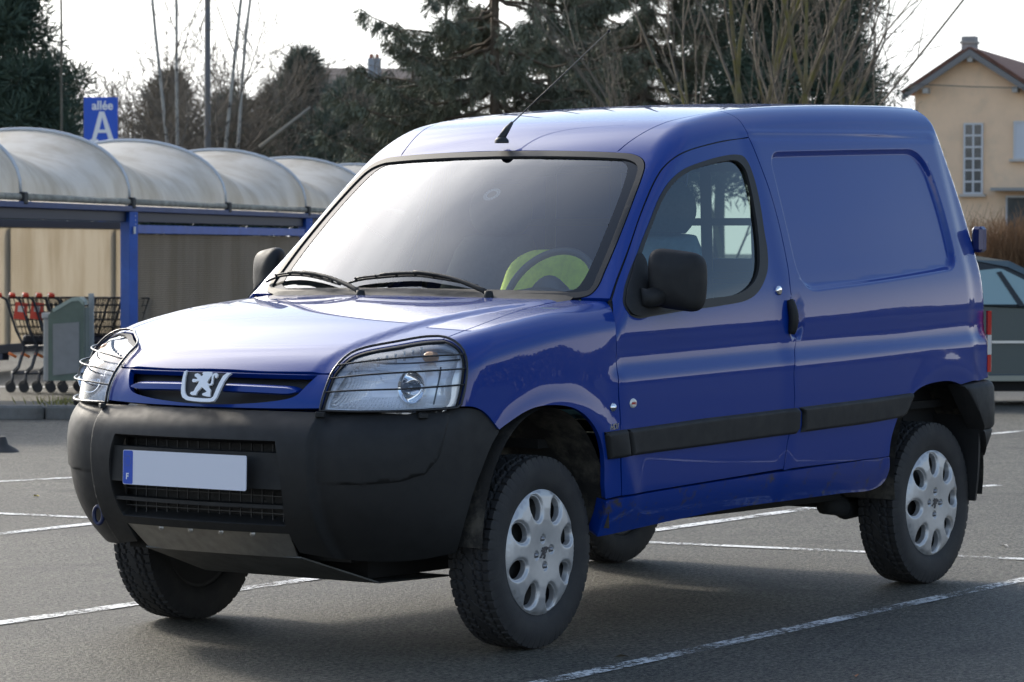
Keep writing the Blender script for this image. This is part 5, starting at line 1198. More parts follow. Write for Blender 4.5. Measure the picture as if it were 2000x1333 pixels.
# ------------------------------------------------------------------ shopping trolleys
M_WIRE = mat('trolley wire', (.035, .04, .05), .35, .6); M_RED = mat('red plastic', (.55, .045, .02), .45); M_WHEELR = mat('castor rubber', (.02, .02, .022), .6); M_GREYP = mat('grey handle', (.34, .34, .34), .5)
def trolley():
    r = empty('shopping_trolley')       # handle at -x, nose at +x
    b = MB(); L0, L1, zt, zbk, zbf = 0.0, .86, .96, .52, .60
    def rim(f, z, x0, x1): return [(x0, -.27*f, z), (x1, -.21*f, z), (x1, .21*f, z), (x0, .27*f, z)]
    for t in np.linspace(0, 1, 7):
        x0 = -.02+.13*(1-t); x1 = .72+.14*t; z = zbk+(zt-zbk)*t; f = .82+.18*t
        b.tube(rim(f, z, x0, x1), .007 if t in (0, 1) else .0045, 5, closed=True)
    for s in (-1, 1):
        for u in np.linspace(0, 1, 19):
            xb, xt = .11+.61*u, -.02+.88*u; b.tube([(xb, s*(.27-.06*u)*.82, zbk), (xt, s*(.27-.06*u), zt)], .0035, 4)
    for u in np.linspace(-1, 1, 9):
        b.tube([(.72, u*.21*.82, zbk), (.86, u*.21, zt)], .0035, 4); b.tube([(.11, u*.27*.82, zbk), (-.02, u*.27, zt)], .0035, 4); b.tube([(.11, u*.22, zbk), (.72, u*.17, zbk)], .0035, 4)
    b.build('basket', M_WIRE, r, True)
    c = MB()
    for s in (-1, 1):
        c.tube([(-.12, s*.25, .985), (-.04, s*.25, .94), (.06, s*.25, .62), (.14, s*.24, .46), (.08, s*.23, .26), (.02, s*.23, .20)], .012, 7); c.tube([(.14, s*.24, .46), (.74, s*.18, .50)], .011, 6)
        c.tube([(.02, s*.23, .20), (.70, s*.17, .22)], .011, 6); c.tube([(.74, s*.18, .50), (.78, s*.17, .36), (.70, s*.17, .22)], .010, 6)
    c.tube([(.02, -.23, .20), (.02, .23, .20)], .011, 6); c.tube([(.70, -.17, .22), (.70, .17, .22)], .011, 6); c.build('chassis', M_WIRE, r, True)
    MB().box((.40, 0, .535), (.55, .40, .09), bev=.02).build('bottom_tray', mat('navy plastic', (.012, .015, .03), .5), r)
    h = MB().tube([(-.13, -.27, .985), (-.13, .27, .985)], .017, 10).build('handle', M_GREYP, r, True)
    for s in (-1, 1): MB().tube([(-.14, s*.28, .99), (-.09, s*.265, .985)], .020, 8).build('handle_end', M_RED, h, True)
    for u, x in ((-.5, .10), (.5, .10)):
        fl = MB().box((x+.16*(u > 0), -.275, .83), (.125, .006, .17), ry=.12, bev=.002).build('red_flap', M_RED, r)
        MB().box((x+.16*(u > 0), -.2795, .85), (.06, .002, .06), ry=.12).build('flap_label', mat('pale label', (.55, .52, .5), .6), fl)
    for x, s in ((.02, -1), (.02, 1), (.70, -1), (.70, 1)):
        w = MB().lathe([(0, -.014), (.040, -.014), (.0405, -.012), (.052, -.012), (.052, .012), (.0405, .012), (.040, .014), (0, .014)], 'y', (0, 0, 0), 18).build('castor', M_WHEELR, r, sharp=40, loc=(x-.02, s*(.23 if x < .3 else .17), .062))
        MB().tube([(0, 0, 0), (.02, 0, .09), (.02, 0, .14)], .012, 6).build('castor_fork', M_WIRE, w, True)
    MB().tube([(-.02, 0, .40), (.06, 0, .36)], .015, 6).build('orange_clip', mat('orange plastic', (.75, .18, .03), .4), r, True)
    return r
def copy_tree(o, parent=None):
    c = o.copy(); COL.objects.link(c); c.parent = parent
    for ch in o.children: copy_tree(ch, c)
    return c
t0 = trolley(); tr_spots = [(20, 33.6, 0), (46, 33.6, 1), (72, 33.6, 2), (98, 33.6, 3), (122, 33.6, 4)]
rzt = math.atan2(RH[1], RH[0])+.16
for i, (px, D, q) in enumerate(tr_spots):
    o = t0 if i == 0 else copy_tree(t0); p = spot(px, D); o.location = tuple(p); o.rotation_euler = (0, 0, rzt)
    [bpy.data.objects.remove(c) for c in list(o.children_recursive) if i > 0 and c.name.startswith(('flap_label', 'red_flap'))]
    tag(o, ['wire shopping trolley at the open end of the nested row, red flaps facing out', 'wire shopping trolley nested second in the row, behind the outermost one', 'wire shopping trolley nested third in the row, behind the litter bin', 'wire shopping trolley nested fourth in the row, beside the grey post', 'wire shopping trolley deepest in the nested row, next to the blue shelter post'][i], 'trolley', 'nested shopping trolleys')
# grey post and litter bin
pp = spot(178, 32.4); gpo = tag(MB().box((0, 0, .50), (.05, .05, 1.02), bev=.004).build('grey_post', mat('galvanised post', (.30, .33, .35), .45, .5), None, loc=tuple(pp), rz=YAW), 'square galvanised post between the litter bin and the trolleys', 'post')
bn = empty('litter_bin', tuple(spot(134, 32.0)), math.atan2(RH[1], RH[0])+.02, 'grey litter bin with green frame and sloping hood before the trolleys', 'bin')
M_GRN = mat('green bin plastic', (.10, .135, .11), .5, var=.1, vscale=10); M_BGREY = mat('grey bin panel', (.21, .215, .22), .55, var=.08, vscale=12)
V, F = extr([(-.17, .18), (.17, .18), (.17, .93), (.12, .97), (.06, .965), (-.13, .86), (-.17, .80)], .05, (np.array([0, -.17, 0]), np.array([1., 0, 0]), np.array([0, 0, 1.]), np.array([0, -1., 0])))
MB().add(V, F).box((.16, .02, .53), (.03, .34, .70)).box((-.02, .15, .50), (.30, .03, .66)).build('bin_frame', M_GRN, bn)
V, F = extr([(-.125, .23), (.125, .26), (.125, .74), (-.125, .72)], .012, (np.array([0, -.221, 0]), np.array([1., 0, 0]), np.array([0, 0, 1.]), np.array([0, -1., 0])))
MB().add(V, F).build('bin_panel', M_BGREY, bn)
MB().box((-.195, -.04, .47), (.055, .28, .60), bev=.008).build('bin_body', mat('light grey bin liner', (.36, .36, .36), .5), bn)
MB().box((-.195, -.04, .80), (.085, .31, .055), bev=.008).build('bin_rim', mat('pale grey rim', (.42, .42, .42), .5), bn)
V, F = extr([(-.135, .865), (.055, .972), (.125, .978), (.165, .94), (.165, .90), (.12, .945), (.05, .935), (-.12, .835)], .39, (np.array([0, .16, 0]), np.array([1., 0, 0]), np.array([0, 0, 1.]), np.array([0, -1., 0])))
MB().add(V, F).build('bin_hood', mat('pale green hood', (.30, .36, .32), .5), bn)
MB().box((.165, .10, .10), (.06, .06, .22)).build('bin_foot', M_HOOP, bn)
# ------------------------------------------------------------------ aisle sign
sp_ = spot(197, 50.); zs0, zs1 = float(at(197, 290, 50)[2])-sp_[2], float(at(197, 191, 50)[2])-sp_[2]
sg = empty('aisle_sign', tuple(sp_), math.atan2(RH[1], RH[0])-.18, 'blue aisle sign on a pole rising behind the white vaults', 'sign')
M_SIGN = mat('sign blue', (.010, .085, .52), .45)
MB().box((0, 0, (zs0+zs1)/2), (.525, .03, zs1-zs0), bev=.004).build('sign_board', M_SIGN, sg)
MB().box((.0, .05, (zs1)/2), (.09, .05, zs1-.1), bev=.004).build('sign_pole', M_SIGN, sg)
def txt(body_, size, x, z, ext=.004, sx=1.):
    c = bpy.data.curves.new('lettering', 'FONT'); c.body = body_; c.size = size; c.align_x = 'CENTER'; c.extrude = ext; c.offset = .004
    o = bpy.data.objects.new('lettering', c); COL.objects.link(o); dg = bpy.context.evaluated_depsgraph_get(); me = bpy.data.meshes.new_from_object(o.evaluated_get(dg)); bpy.data.objects.remove(o)
    o = bpy.data.objects.new('lettering', me); link(o, sg); o.location = (x, -.017, z); o.rotation_euler = (math.pi/2, 0, 0); o.scale = (sx, 1, 1); me.materials.clear(); me.materials.append(mat('sign white', (.80, .80, .80), .5)); return o
txt('allée', .19, .03, zs1-.185, sx=.95)
V, F = [], []
Apts = [[(-.16, 0), (-.16, .025), (-.135, .03), (-.02, .40), (.035, .40), (.155, .03), (.18, .025), (.18, 0), (.06, 0), (.06, .025), (.09, .03), (.062, .125), (-.062, .125), (-.092, .03), (-.06, .025), (-.06, 0)]]
am = MB().add(*extr([(.02+a*1.1, zs1-.665+b*1.1) for a, b in [(-.17, 0), (-.17, .03), (-.14, .035), (-.035, .41), (.035, .41), (.165, .035), (.19, .03), (.19, 0), (.07, 0), (.07, .03), (.095, .035), (.07, .12), (-.055, .12), (-.08, .035), (-.05, .03), (-.05, 0)]], .006, (np.array([0, -.016, 0]), np.array([1., 0, 0]), np.array([0, 0, 1.]), np.array([0, -1., 0])))).build('sign_letter', mat('sign white'), sg)
MB().add(*extr([(.02+(-.033+a)*1.1, zs1-.665+(.165+b)*1.1) for a, b in [(0, 0), (.082, 0), (.040, .165)]], .0075, (np.array([0, -.016, 0]), np.array([1., 0, 0]), np.array([0, 0, 1.]), np.array([0, -1., 0])))).build('sign_letter_eye', M_SIGN, sg)
# ------------------------------------------------------------------ street lamp pole
lp_ = spot(405, 66); tag(MB().tube([(0, 0, -.3), (0, 0, 4), (0, 0, 11)], .075, 12, r2=.05).build('lamp_pole', mat('dull grey pole', (.16, .155, .15), .6), None, True, loc=tuple(lp_)), 'tall straight grey lamp pole among the birches', 'pole')
# ------------------------------------------------------------------ trees
M_BARK = mat('brown bark', (.11, .085, .06), .95, var=.35, vscale=6, bump=.5, bscale=30)
M_MOSS = mat('mossy bark', (.16, .135, .075), .95, var=.4, vscale=5, dirt=((.17, .15, .04), 4, .5, .65), bump=.5, bscale=30)
M_BIRCH = mat('birch bark', (.42, .39, .34), .85, var=.3, vscale=4, dirt=((.07, .06, .05), 5, .56, .62))
M_TWIG = mat('fine twigs', (.15, .128, .10), .95, var=.2, vscale=2)
M_TWIGD = mat('dead brown twigs', (.17, .148, .11), .95, var=.3, vscale=1.5)
M_PINE = mat('pine needles', (.055, .085, .055), .75, var=.45, vscale=1.4)
M_PINE2 = mat('grey green needles', (.115, .14, .105), .8, var=.4, vscale=1.2)
M_SPRUCE = mat('spruce needles', (.12, .132, .088), .8, var=.5, vscale=1.2)
def tree(name, label, cat_, base, group=None): return empty(name, tuple(base), 0, label, cat_, group)
def add_tubes(name, segs, m, root, n=3):
    if not segs: return
    V, F = tubes(segs, n); return mk_np(name, V-np.array(root.location), F, m, root, True)
def bare(px, D, lean, h, r, label, m=M_BARK, name='bare_tree', depth=4, group=None, cat_='tree', L=None, ang=(18, 40), wob=.10, up=.06, shrink=.66, minr=.004, stems=None, nseg=5):
    b = spot(px, D); t = tree(name, label, cat_, b, group); big = []; small = []; allsegs = []; tips = []
    for st in (stems or [(0, 0, lean, 1.)]):
        ox, od, ln, k = st
        grow(b+RH*ox+FH*od, np.array([0, 0, 1.])+RH*ln+FH*rng.normal(0, .05), r*k, (L or h*.42)*k, depth, allsegs, tips, wob, up, (2, 4), ang, shrink, minr, nseg)
    big = [s for s in allsegs if s[2] > .018]; small = [s for s in allsegs if s[2] <= .018]
    add_tubes('trunk', big, m, t, 6); add_tubes('crown', small, M_TWIG, t, 3); return t
def spray_cluster(C_, n, rad, L, W):
    d = norm(rng.normal(size=(len(C_), n, 3))); P = (C_[:, None, :]+d*rad*rng.random((len(C_), n, 1))**.6).reshape(-1, 3); d = (d+rng.normal(size=d.shape)*.35).reshape(-1, 3); d[:, 2] += .25
    return blades(P, d, rng.uniform(.6, 1.2, len(P))*L, W)
def pine(name, label, px, D, crown, m, nclump, per=120, rad=.26, L=.20, W=.012, trunk=.16, zmin=1.0, height=9.):
    """crown(zr) -> half-width; clumps of needles on real limbs"""
    b = spot(px, D); t = tree(name, label, 'tree', b); segs = []; q = b.copy(); d = np.array([0, 0, 1.])
    for i in range(14):
        d = norm(d+rng.normal(size=3)*.03+np.array([0, 0, .1])); e = q+d*height/14; segs.append((q, e, trunk*(1-i/15), trunk*(1-(i+1)/15))); q = e
    C_ = []
    while len(C_) < nclump:
        z = rng.uniform(zmin, height); w_ = crown(z/height)
        if w_ <= 0: continue
        a = rng.uniform(0, 2*math.pi); rr = w_*math.sqrt(rng.uniform(.12, 1))*rng.uniform(.85, 1.12); p = b+np.array([math.cos(a)*rr, math.sin(a)*rr, z]); C_.append(p)
        if rng.random() < .35:
            s0 = b+np.array([0, 0, max(.4, z-rr*.35)]); mid = (s0+p)/2+np.array([0, 0, -.05]); segs += [(s0, mid, .03, .018), (mid, p, .018, .006)]
    C_ = np.array(C_); V, F = spray_cluster(C_, per, rad, L, W)
    mk_np('crown', V-b, F, m, t); add_tubes('trunk', segs, M_BARK, t, 5); return t
def spruce(px, D, label, z0, z1, reach, nb, per, m=M_SPRUCE, height=11., trunk=.13, dens=1., dead=0, droop=.35, name='spruce_tree', seed=1, lo=1.0):
    global rng
    rng = np.random.default_rng(seed)
    b = spot(px, D); t = tree(name, label, 'tree', b); segs = [(b, b+np.array([0, 0, height*.5]), trunk, trunk*.65), (b+np.array([0, 0, height*.5]), b+np.array([0, 0, height]), trunk*.65, .03)]; P = []; Dr = []; ded = []
    for i in range(nb):
        z = rng.uniform(z0, z1); a = rng.uniform(0, 2*math.pi); rc = reach*(1-.55*max(0, (z-z0)/(height-z0)))*rng.uniform(.7, 1.08); o = np.array([math.cos(a), math.sin(a), 0])
        q = b+np.array([0, 0, z]); n = 12
        pts = [q+o*rc*f+np.array([0, 0, -droop*rc*.55*math.sin(f*2.2)+.16*rc*f**3])+rng.normal(size=3)*.03 for f in np.linspace(0, 1, n)]
        for k in range(n-1): segs.append((pts[k], pts[k+1], .024*(1-k/n)+.005, .024*(1-(k+1)/n)+.005))
        pa = np.array(pts); side = np.cross(o, [0, 0, 1])
        for _ in range(per):
            f = rng.uniform(.18, 1)**.8*(n-1); k = min(int(f), n-2); p0 = pa[k]+(pa[k+1]-pa[k])*(f-k)
            sl = rng.uniform(.15, .75)*(1.15-f/(n-1))*rc*.30+.10; sd = rng.choice([-1, 1]); dv = norm(side*sd*rng.uniform(.3, 1)+o*rng.uniform(.2, .9)+np.array([0, 0, -rng.uniform(.15, 1.3)]))
            p1_ = p0+dv*sl; p1_[2] -= .10*sl
            if rng.random() < dead: ded.append((p0, p1_, .006, .003)); 
            else:
                segs.append((p0, p1_, .005, .003)); nn = int(26*dens*(.4+sl)); u = rng.random((nn, 1)); P.append(p0+(p1_-p0)*u+rng.normal(size=(nn, 3))*.025); dd = np.tile(dv, (nn, 1))+rng.normal(size=(nn, 3))*.55; dd[:, 2] -= .45; Dr.append(dd)
    P = np.vstack(P); Dr = np.vstack(Dr); V, F = blades(P, Dr, rng.uniform(.06, .17, len(P)), .0095)
    mk_np('crown', V-b, F, m, t); add_tubes('trunk', segs+ded, M_TWIGD if dead > .5 else M_BARK, t, 4); return t
# left pine
pine('pine_tree', 'dense dark green pine behind the white vaults beside the aisle sign', 0, 58, lambda u: 2.0*(1-u)**.62 if u < .98 else 0, M_PINE, 240, 190, .30, .22, .013, .2, 2.6, 6.7)
pine('pine_tree', 'low pine bough clump between the dark pine and the aisle sign', 108, 60, lambda u: .5 if .78 < u < .99 else .06, M_PINE, 40, 170, .24, .2, .013, .08, 3.2, 4.9)
# birches
for i, (px, D, ln, lab) in enumerate(((362, 62, -.085, 'pale birch with a bent trunk next to the tallest straight one'), (337, 64, -.002, 'thin straight birch whose trunk crosses the bent one'), (418, 60, .006, 'birch standing right beside the grey lamp pole'), (449, 62, -.006, 'white-barked birch on the far side of the lamp pole'))):
    rng = np.random.default_rng(20+i); bare(px, D, ln, 9, .042, lab, M_BIRCH, 'birch_tree', 3, 'birches behind the shelter', L=7.6, ang=(25, 50), wob=.022, up=.02, shrink=.26, minr=.004, nseg=12)
rng = np.random.default_rng(31); bare(112, 57, .025, 8, .03, 'thin bare sapling rising beside the dark pine', M_TWIGD, 'sapling', 1, L=7.5, wob=.02, up=.0, shrink=.1, nseg=10)
# hazy scrub of bare shrubs
for i, (px, D, h) in enumerate(((215, 72, 5.2), (275, 75, 6.0), (330, 70, 5.4), (390, 74, 6.2), (455, 72, 6.0), (510, 76, 6.6), (560, 73, 5.4), (250, 78, 5.6), (425, 79, 6.6))):
    rng = np.random.default_rng(40+i); bare(px, D, rng.normal(0, .05), h, .032, ['bare shrub with fine twigs just behind the aisle sign', 'bare shrub with fine twigs between the sign and the birches', 'bare shrub growing at the foot of the bent birch', 'bare shrub growing at the foot of the lamp pole', 'bare shrub beside the white-barked birch', 'bare shrub between the birches and the grey-green pine', 'bare shrub in front of the grey-green pine', 'faint bare shrub farther back between the sign and the birches', 'faint bare shrub farther back behind the lamp pole'][i], M_TWIG, 'bare_shrub', 4, 'bare shrubs behind the shelter', 'shrub', L=h*.46, ang=(20, 55), wob=.14, up=.05, shrink=.70, minr=.006, stems=[(-.02, 0, -.28, .9), (.02, .02, .28, .9), (0, 0, .02, 1.)])
# dark evergreen mass low behind shelter
for i, (px, D, w_, h, m, lab, zm) in enumerate(((330, 80, 1.0, 5.5, M_TWIGD, 'brownish rounded evergreen bush behind the birches', 3.2), (450, 84, 1.5, 5.2, M_PINE2, 'low grey-green evergreen bush behind the white-barked birch', 3.0), (590, 78, 1.6, 6.0, M_PINE2, 'grey-green young pine with a pointed top before the far roof', 3.0), (680, 74, 1.6, 5.0, M_PINE2, 'dull green bush under the drooping spruce', 2.6), (545, 82, 1.2, 5.4, M_TWIGD, 'brownish dense bush beside the grey-green pine', 3.0))):
    rng = np.random.default_rng(60+i); pine('evergreen' if i != 2 else 'young_pine', lab, px, D, (lambda u, w_=w_: w_*(1-u)**.7) if i == 2 else (lambda u, w_=w_: w_*math.sqrt(max(0, 1-u*u))), m, 120 if i == 2 else 85, 150, .32, .24, .014, .08, zm, h)
# dark hedge glimpsed between the shelter's roof and its walls
rng = np.random.default_rng(66); b = spot(300, 54); hg = tree('hedge', 'dark dense hedge glimpsed under the shelter roof', 'hedge', b)
C_ = b+RH*rng.uniform(-8, 3.6, (520, 1))+FH*rng.uniform(-.5, .5, (520, 1))+np.array([0, 0, 1.])*rng.uniform(.7, 2.75, (520, 1))
V, F = spray_cluster(C_, 120, .34, .22, .014); mk_np('foliage', V-b, F, M_PINE, hg)
add_tubes('stems', [(b+RH*x, b+RH*(x+rng.normal(0, .1))+np.array([0, 0, 2.2]), .03, .01) for x in np.linspace(-7.9, 3.5, 36)]+[(b+RH*-8+np.array([0, 0, .5]), b+RH*3.6+np.array([0, 0, .5]), .02, .02)], M_BARK, hg, 4)
# the big spruces
spruce(965, 52, 'tall spruce with drooping dark branches behind the van roof', 2.9, 6.9, 2.7, 76, 52, dens=1.6, seed=3, trunk=.12)
spruce(805, 56, 'shorter spruce with hanging sprays left of the tall drooping one', 2.2, 4.5, .95, 44, 34, dens=1.3, height=4.8, trunk=.06, seed=4)
spruce(1075, 60, 'half-dead brown spruce thick with bare twigs behind the van roof', 2.6, 5.6, 2.5, 95, 70, dens=.8, dead=.75, seed=5, droop=.2)
spruce(1255, 58, 'spruce thinning to bare twigs between the drooping one and the dark pine', 2.6, 6.8, 2.1, 80, 50, dens=1.3, dead=.45, seed=6, trunk=.11)
spruce(1165, 66, 'dull green spruce filling the gap right of the tall drooping one', 2.8, 7.0, 2.2, 80, 50, dens=1.3, dead=.3, seed=11)
spruce(870, 64, 'brown twiggy spruce crowded behind the tall drooping one', 2.2, 5.0, 2.3, 85, 66, dens=.9, dead=.65, seed=8, height=6.6)
# right pine and bare multi-stem tree
rng = np.random.default_rng(70)
pine('pine_tree', 'broad dark pine behind the bare many-stemmed tree', 1570, 56, lambda u: 1.95*(1-.35*u)*(.8+.2*math.sin(23*u)), M_PINE, 300, 170, .32, .22, .013, .22, 2.6, 6.8)
pine('pine_tree', 'dark pine standing between the bare tree and the thinning spruce', 1400, 62, lambda u: 1.25*(1-.4*u), M_PINE, 130, 150, .30, .22, .013, .16, 2.8, 7.0)
rng = np.random.default_rng(80)
bare(1510, 40, 0, 8, .062, 'bare mossy tree with a fan of many stems behind the van roof', M_MOSS, 'many_stemmed_tree', 3, L=3.6, ang=(14, 34), wob=.055, up=.03, shrink=.62, minr=.0035, stems=[(-.45, 0, -.30, .75), (-.35, .1, -.22, .8), (-.25, .1, -.14, .9), (-.12, .1, -.09, .8), (-.05, 0, -.04, 1.), (.0, .15, .0, .8), (.05, .1, .03, 1.), (.10, 0, .07, .8), (.15, 0, .12, .95), (.2, .1, .19, .8), (.25, .1, .25, .8), (-.5, .1, -.42, .6)])
rng = np.random.default_rng(81)
bare(1300, 38, .75, 5, .02, 'single long bare branchlet sapling leaning toward the cream house', M_TWIGD, 'sapling', 1, L=7.0, wob=.02, up=.004, shrink=.12, nseg=9)
rng = np.random.default_rng(82)
bare(1750, 75, 0, 5, .05, 'faint bare tree just left of the cream house', M_TWIG, 'bare_tree', 4, L=2.4, ang=(15, 40), wob=.08, shrink=.66, minr=.004)
# brown hedge on the right, in front of the house
rng = np.random.default_rng(90)
b = spot(1960, 50); hd = tree('hedge', 'tall reddish-brown bare hedge below the cream house', 'hedge', b); segs = []
zt_ = float(at(1960, 445, 50)[2])-b[2]
for i in range(2600):
    l = rng.uniform(-.55, 1.6); dd_ = rng.uniform(-.35, .35); q = b+RH*l+FH*dd_; h = zt_*rng.uniform(.55, 1.08); d = np.array([0, 0, 1.])+RH*rng.normal(0, .10)+FH*rng.normal(0, .1); m_ = q+d*h*.55; e = m_+(d+RH*rng.normal(0, .12))*h*.45
    segs += [(q, m_, .008, .006), (m_, e, .006, .003)]
    for _ in range(2): s0 = m_+(e-m_)*rng.random(); segs.append((s0, s0+norm(d+rng.normal(size=3)*.5)*.3, .004, .002))
add_tubes('stems', segs, mat('red brown stems', (.26, .145, .07), .9, var=.3, vscale=3), hd, 3)
# fallen pale pole leaning in the scrub
tag(MB().tube([tuple(at(508, 289, 58)), tuple(at(606, 210, 58))], .045, 8, r2=.02).build('leaning_pole', mat('pale bark pole', (.30, .27, .22), .9), None, True), 'pale slanting bare branch in front of the grey-green pine', 'branch')
# ------------------------------------------------------------------ cream house on the right
M_ROOFT = mat('brown clay tile', (.16, .075, .05), .85, var=.3, vscale=9)
M_WALL = mat('cream render', (.90, .63, .41), .9, var=.06, vscale=1.5, bump=.2, bscale=80, dirt=((.66, .50, .34), .8, .5, .8))
DH = 88.; hb_ = spot(1900, DH); hrz = math.atan2(RH[1], RH[0])-.33
hs_ = empty('cream_house', tuple(hb_), hrz, 'cream rendered house with brown tiled gable roof beyond the hedge', 'house')
sc = DH/FPX
def hz(py): return float(at(1900, py, DH)[2])-hb_[2]
def hx(px): return (px-1900)*sc
apx, apz = hx(1896), hz(97); elx, elz = hx(1775), hz(175); erx = 2*apx-elx
V, F = extr([(elx+.10, 0), (erx-.10, 0), (erx-.10, elz-.05), (apx, apz-.12), (elx+.10, elz-.05)], 8., (np.array([0, 8., 0]), np.array([1., 0, 0]), np.array([0, 0, 1.]), np.array([0, -1., 0])))
MB().add(V, F).build('wall', M_WALL, hs_)
def slope(x0, z0, x1, z1, name):
    d = np.array([x1-x0, 0, z1-z0]); L_ = np.linalg.norm(d); d /= L_; nn = np.array([-d[2], 0, d[0]]); nn = nn if nn[2] > 0 else -nn; m = MB(); rows = int(L_/.24)
    m.add(*extr([(-.0, 0), (L_, 0), (L_, .05), (0, .05)], 8.7, (np.array([x0, 8.3, z0]), d, nn, np.array([0, -1., 0]))))
    for r_ in range(rows):
        for c_ in range(28):
            m.box((0, 0, 0), (.27, .30, .035))
            k = m.V[-8:]; m.V[-8:] = [tuple(np.array([x0, -.40+.155+c_*.31, z0])+d*(r_*.24+.13+v[0])+nn*(.075+v[2]+.02*(v[0] < 0)*0)+np.array([0, v[1], 0])) for v in k]
    return m.build(name, M_ROOFT, hs_)
s1 = slope(elx-.15, elz-.12, apx, apz, 'roof'); s2 = slope(erx+.15, elz-.12, apx, apz, 'roof')
# barge boards and rafters
for x0, x1 in ((elx-.15, apx), (erx+.15, apx)):
    V, F = extr([(x0, elz-.14), (x1, apz-.02), (x1, apz-.20), (x0, elz-.30)], .05, (np.array([0, -.36, 0]), np.array([1., 0, 0]), np.array([0, 0, 1.]), np.array([0, -1., 0])))
    MB().add(V, F).build('barge_board', mat('grey painted timber', (.20, .19, .18), .7), hs_)
for x, z in ((elx+.45, elz+.02), (apx, apz-.22), (erx-.45, elz+.02)): MB().box((x, -.18, z-.06), (.14, .36, .14)).build('purlin_end', mat('pale timber', (.42, .40, .36), .7), hs_)
ch = MB().box((hx(1873), 1.2, hz(88)), (.38, .38, hz(70)-hz(112))).build('chimney', mat('grey chimney render', (.30, .29, .28), .9, var=.2, vscale=4), hs_)
MB().box((hx(1873), 1.2, hz(79)), (.46, .46, .06)).build('chimney_cap', mat('chimney cap', (.36, .33, .29), .9), ch)
for k in range(4): MB().box((hx(1873)-.15+.10*k, 1.2, hz(73)), (.045, .36, .13)).build('chimney_pot', mat('chimney cap'), ch)
MB().box((hx(2012), 2.5, hz(95)), (.3, .3, 1.0)).build('chimney', mat('grey chimney render'), hs_)
M_PANE = mat('dark glazing', (.09, .095, .095), .12, var=.3, vscale=3, spec=.6); M_WFR = mat('white window frame', (.62, .61, .60), .6)
def window(x0, x1, z0, z1, nx, nz, shut=False):
    w = MB().box(((x0+x1)/2, .03, (z0+z1)/2), (x1-x0, .12, z1-z0)).build('window', mat('pale window reveal', (.48, .46, .44), .7), hs_); fr = MB(); t = .05
    # frame grid in front of separate panes
    for i in range(nx+1): x = x0+(x1-x0)*i/nx; fr.box((x, -.045, (z0+z1)/2), (t, .05, z1-z0+t))
    for j in range(nz+1): z = z0+(z1-z0)*j/nz; fr.box(((x0+x1)/2, -.047, z), (x1-x0+t, .048, t))
    fr.build('window_frame', M_WFR, w)
    for i in range(nx):
        for j in range(nz):
            MB().box((x0+(x1-x0)*(i+.5)/nx, -.035, z0+(z1-z0)*(j+.5)/nz), ((x1-x0)/nx-t, .012, (z1-z0)/nz-t)).build('pane' if not shut else 'shutter', M_PANE if not shut else mat('white roller shutter', (.62, .63, .65), .6), w)
    MB().box(((x0+x1)/2, -.10, z0-.06), (x1-x0+.22, .16, .07)).build('window_sill', mat('pale sill', (.55, .50, .44), .8), w)
window(hx(1882), hx(1917), hz(378), hz(243), 2, 6)
window(hx(1980), hx(2040), hz(310), hz(240), 1, 1, True)
dr = MB().box((hx(2010), -.30, hz(371)), (hx(2080)-hx(1944), .7, .08)).build('door_canopy', mat('canopy concrete', (.34, .33, .31), .9), hs_)
dd2 = MB().box((hx(1992), -.04, hz(450)), (hx(2020)-hx(1964), .08, hz(385)-hz(520))).build('door', M_WFR, hs_)
MB().box((hx(1992), -.10, hz(450)), (hx(2020)-hx(1964)-.12, .05, hz(385)-hz(520)-.12)).build('door_pane', M_PANE, dd2)
MB().tube([tuple(np.array([hx(1780), -.5, hz(165)])), tuple(np.array([hx(1900), -.5, hz(172)])), tuple(np.array([hx(2010), -.5, hz(176)]))], .012, 5).build('overhead_cable', mat('cable', (.12, .11, .10), .8), hs_)
# far roof with chimney between the trees
fb = spot(700, 110.); fs_ = 110/FPX; fh = empty('far_house', tuple(fb), math.atan2(RH[1], RH[0])+.1, 'distant house with dull brown tiled roof and pale chimney among the trees', 'house')
def fx(px): return (px-700)*fs_
def fz(py): return float(at(700, py, 110.)[2])-fb[2]
MB().box((fx(730), 2.2, fz(330)), (fx(850)-fx(600), 4.2, fz(172)-fz(488))).build('wall', mat('far house render', (.34, .31, .28), .9), fh)
rm = MB(); rm.add([(fx(590), -.3, fz(178)), (fx(870), -.3, fz(178)), (fx(850), 2.2, fz(127)), (fx(628), 2.2, fz(127)), (fx(590), 4.7, fz(178)), (fx(870), 4.7, fz(178))], [(0, 1, 2, 3), (4, 3, 2, 5), (0, 3, 4), (1, 5, 2), (0, 4, 5, 1)])
rm.build('roof', mat('far roof tile', (.13, .105, .095), .9, var=.3, vscale=3, bump=.6, bscale=8), fh)
c2 = MB().box((fx(734), 1.2, fz(140)), (.42, .42, fz(112)-fz(170))).build('chimney', mat('bluish chimney render', (.30, .33, .36), .9), fh)
for dx in (-.1, .1): MB().lathe([(.07, 0), (.06, .16)], 'z', (fx(734)+dx, 1.2, fz(112)), 10).build('chimney_pot', mat('terracotta', (.30, .12, .07), .8), c2)
# dark red gable of another house under the spruce
# ------------------------------------------------------------------ parked car on the right
pc = spot(1843, 31.5); car = empty('parked_car', tuple(pc), math.atan2(RH[1], RH[0])+.10, 'grey-green saloon parked behind the van by the hedge', 'car')
M_CAR = mat('grey green metallic', (.058, .078, .082), .32, .45, coat=.9); M_CGL = glass('car side glass', (.45, .55, .53), 1.4)
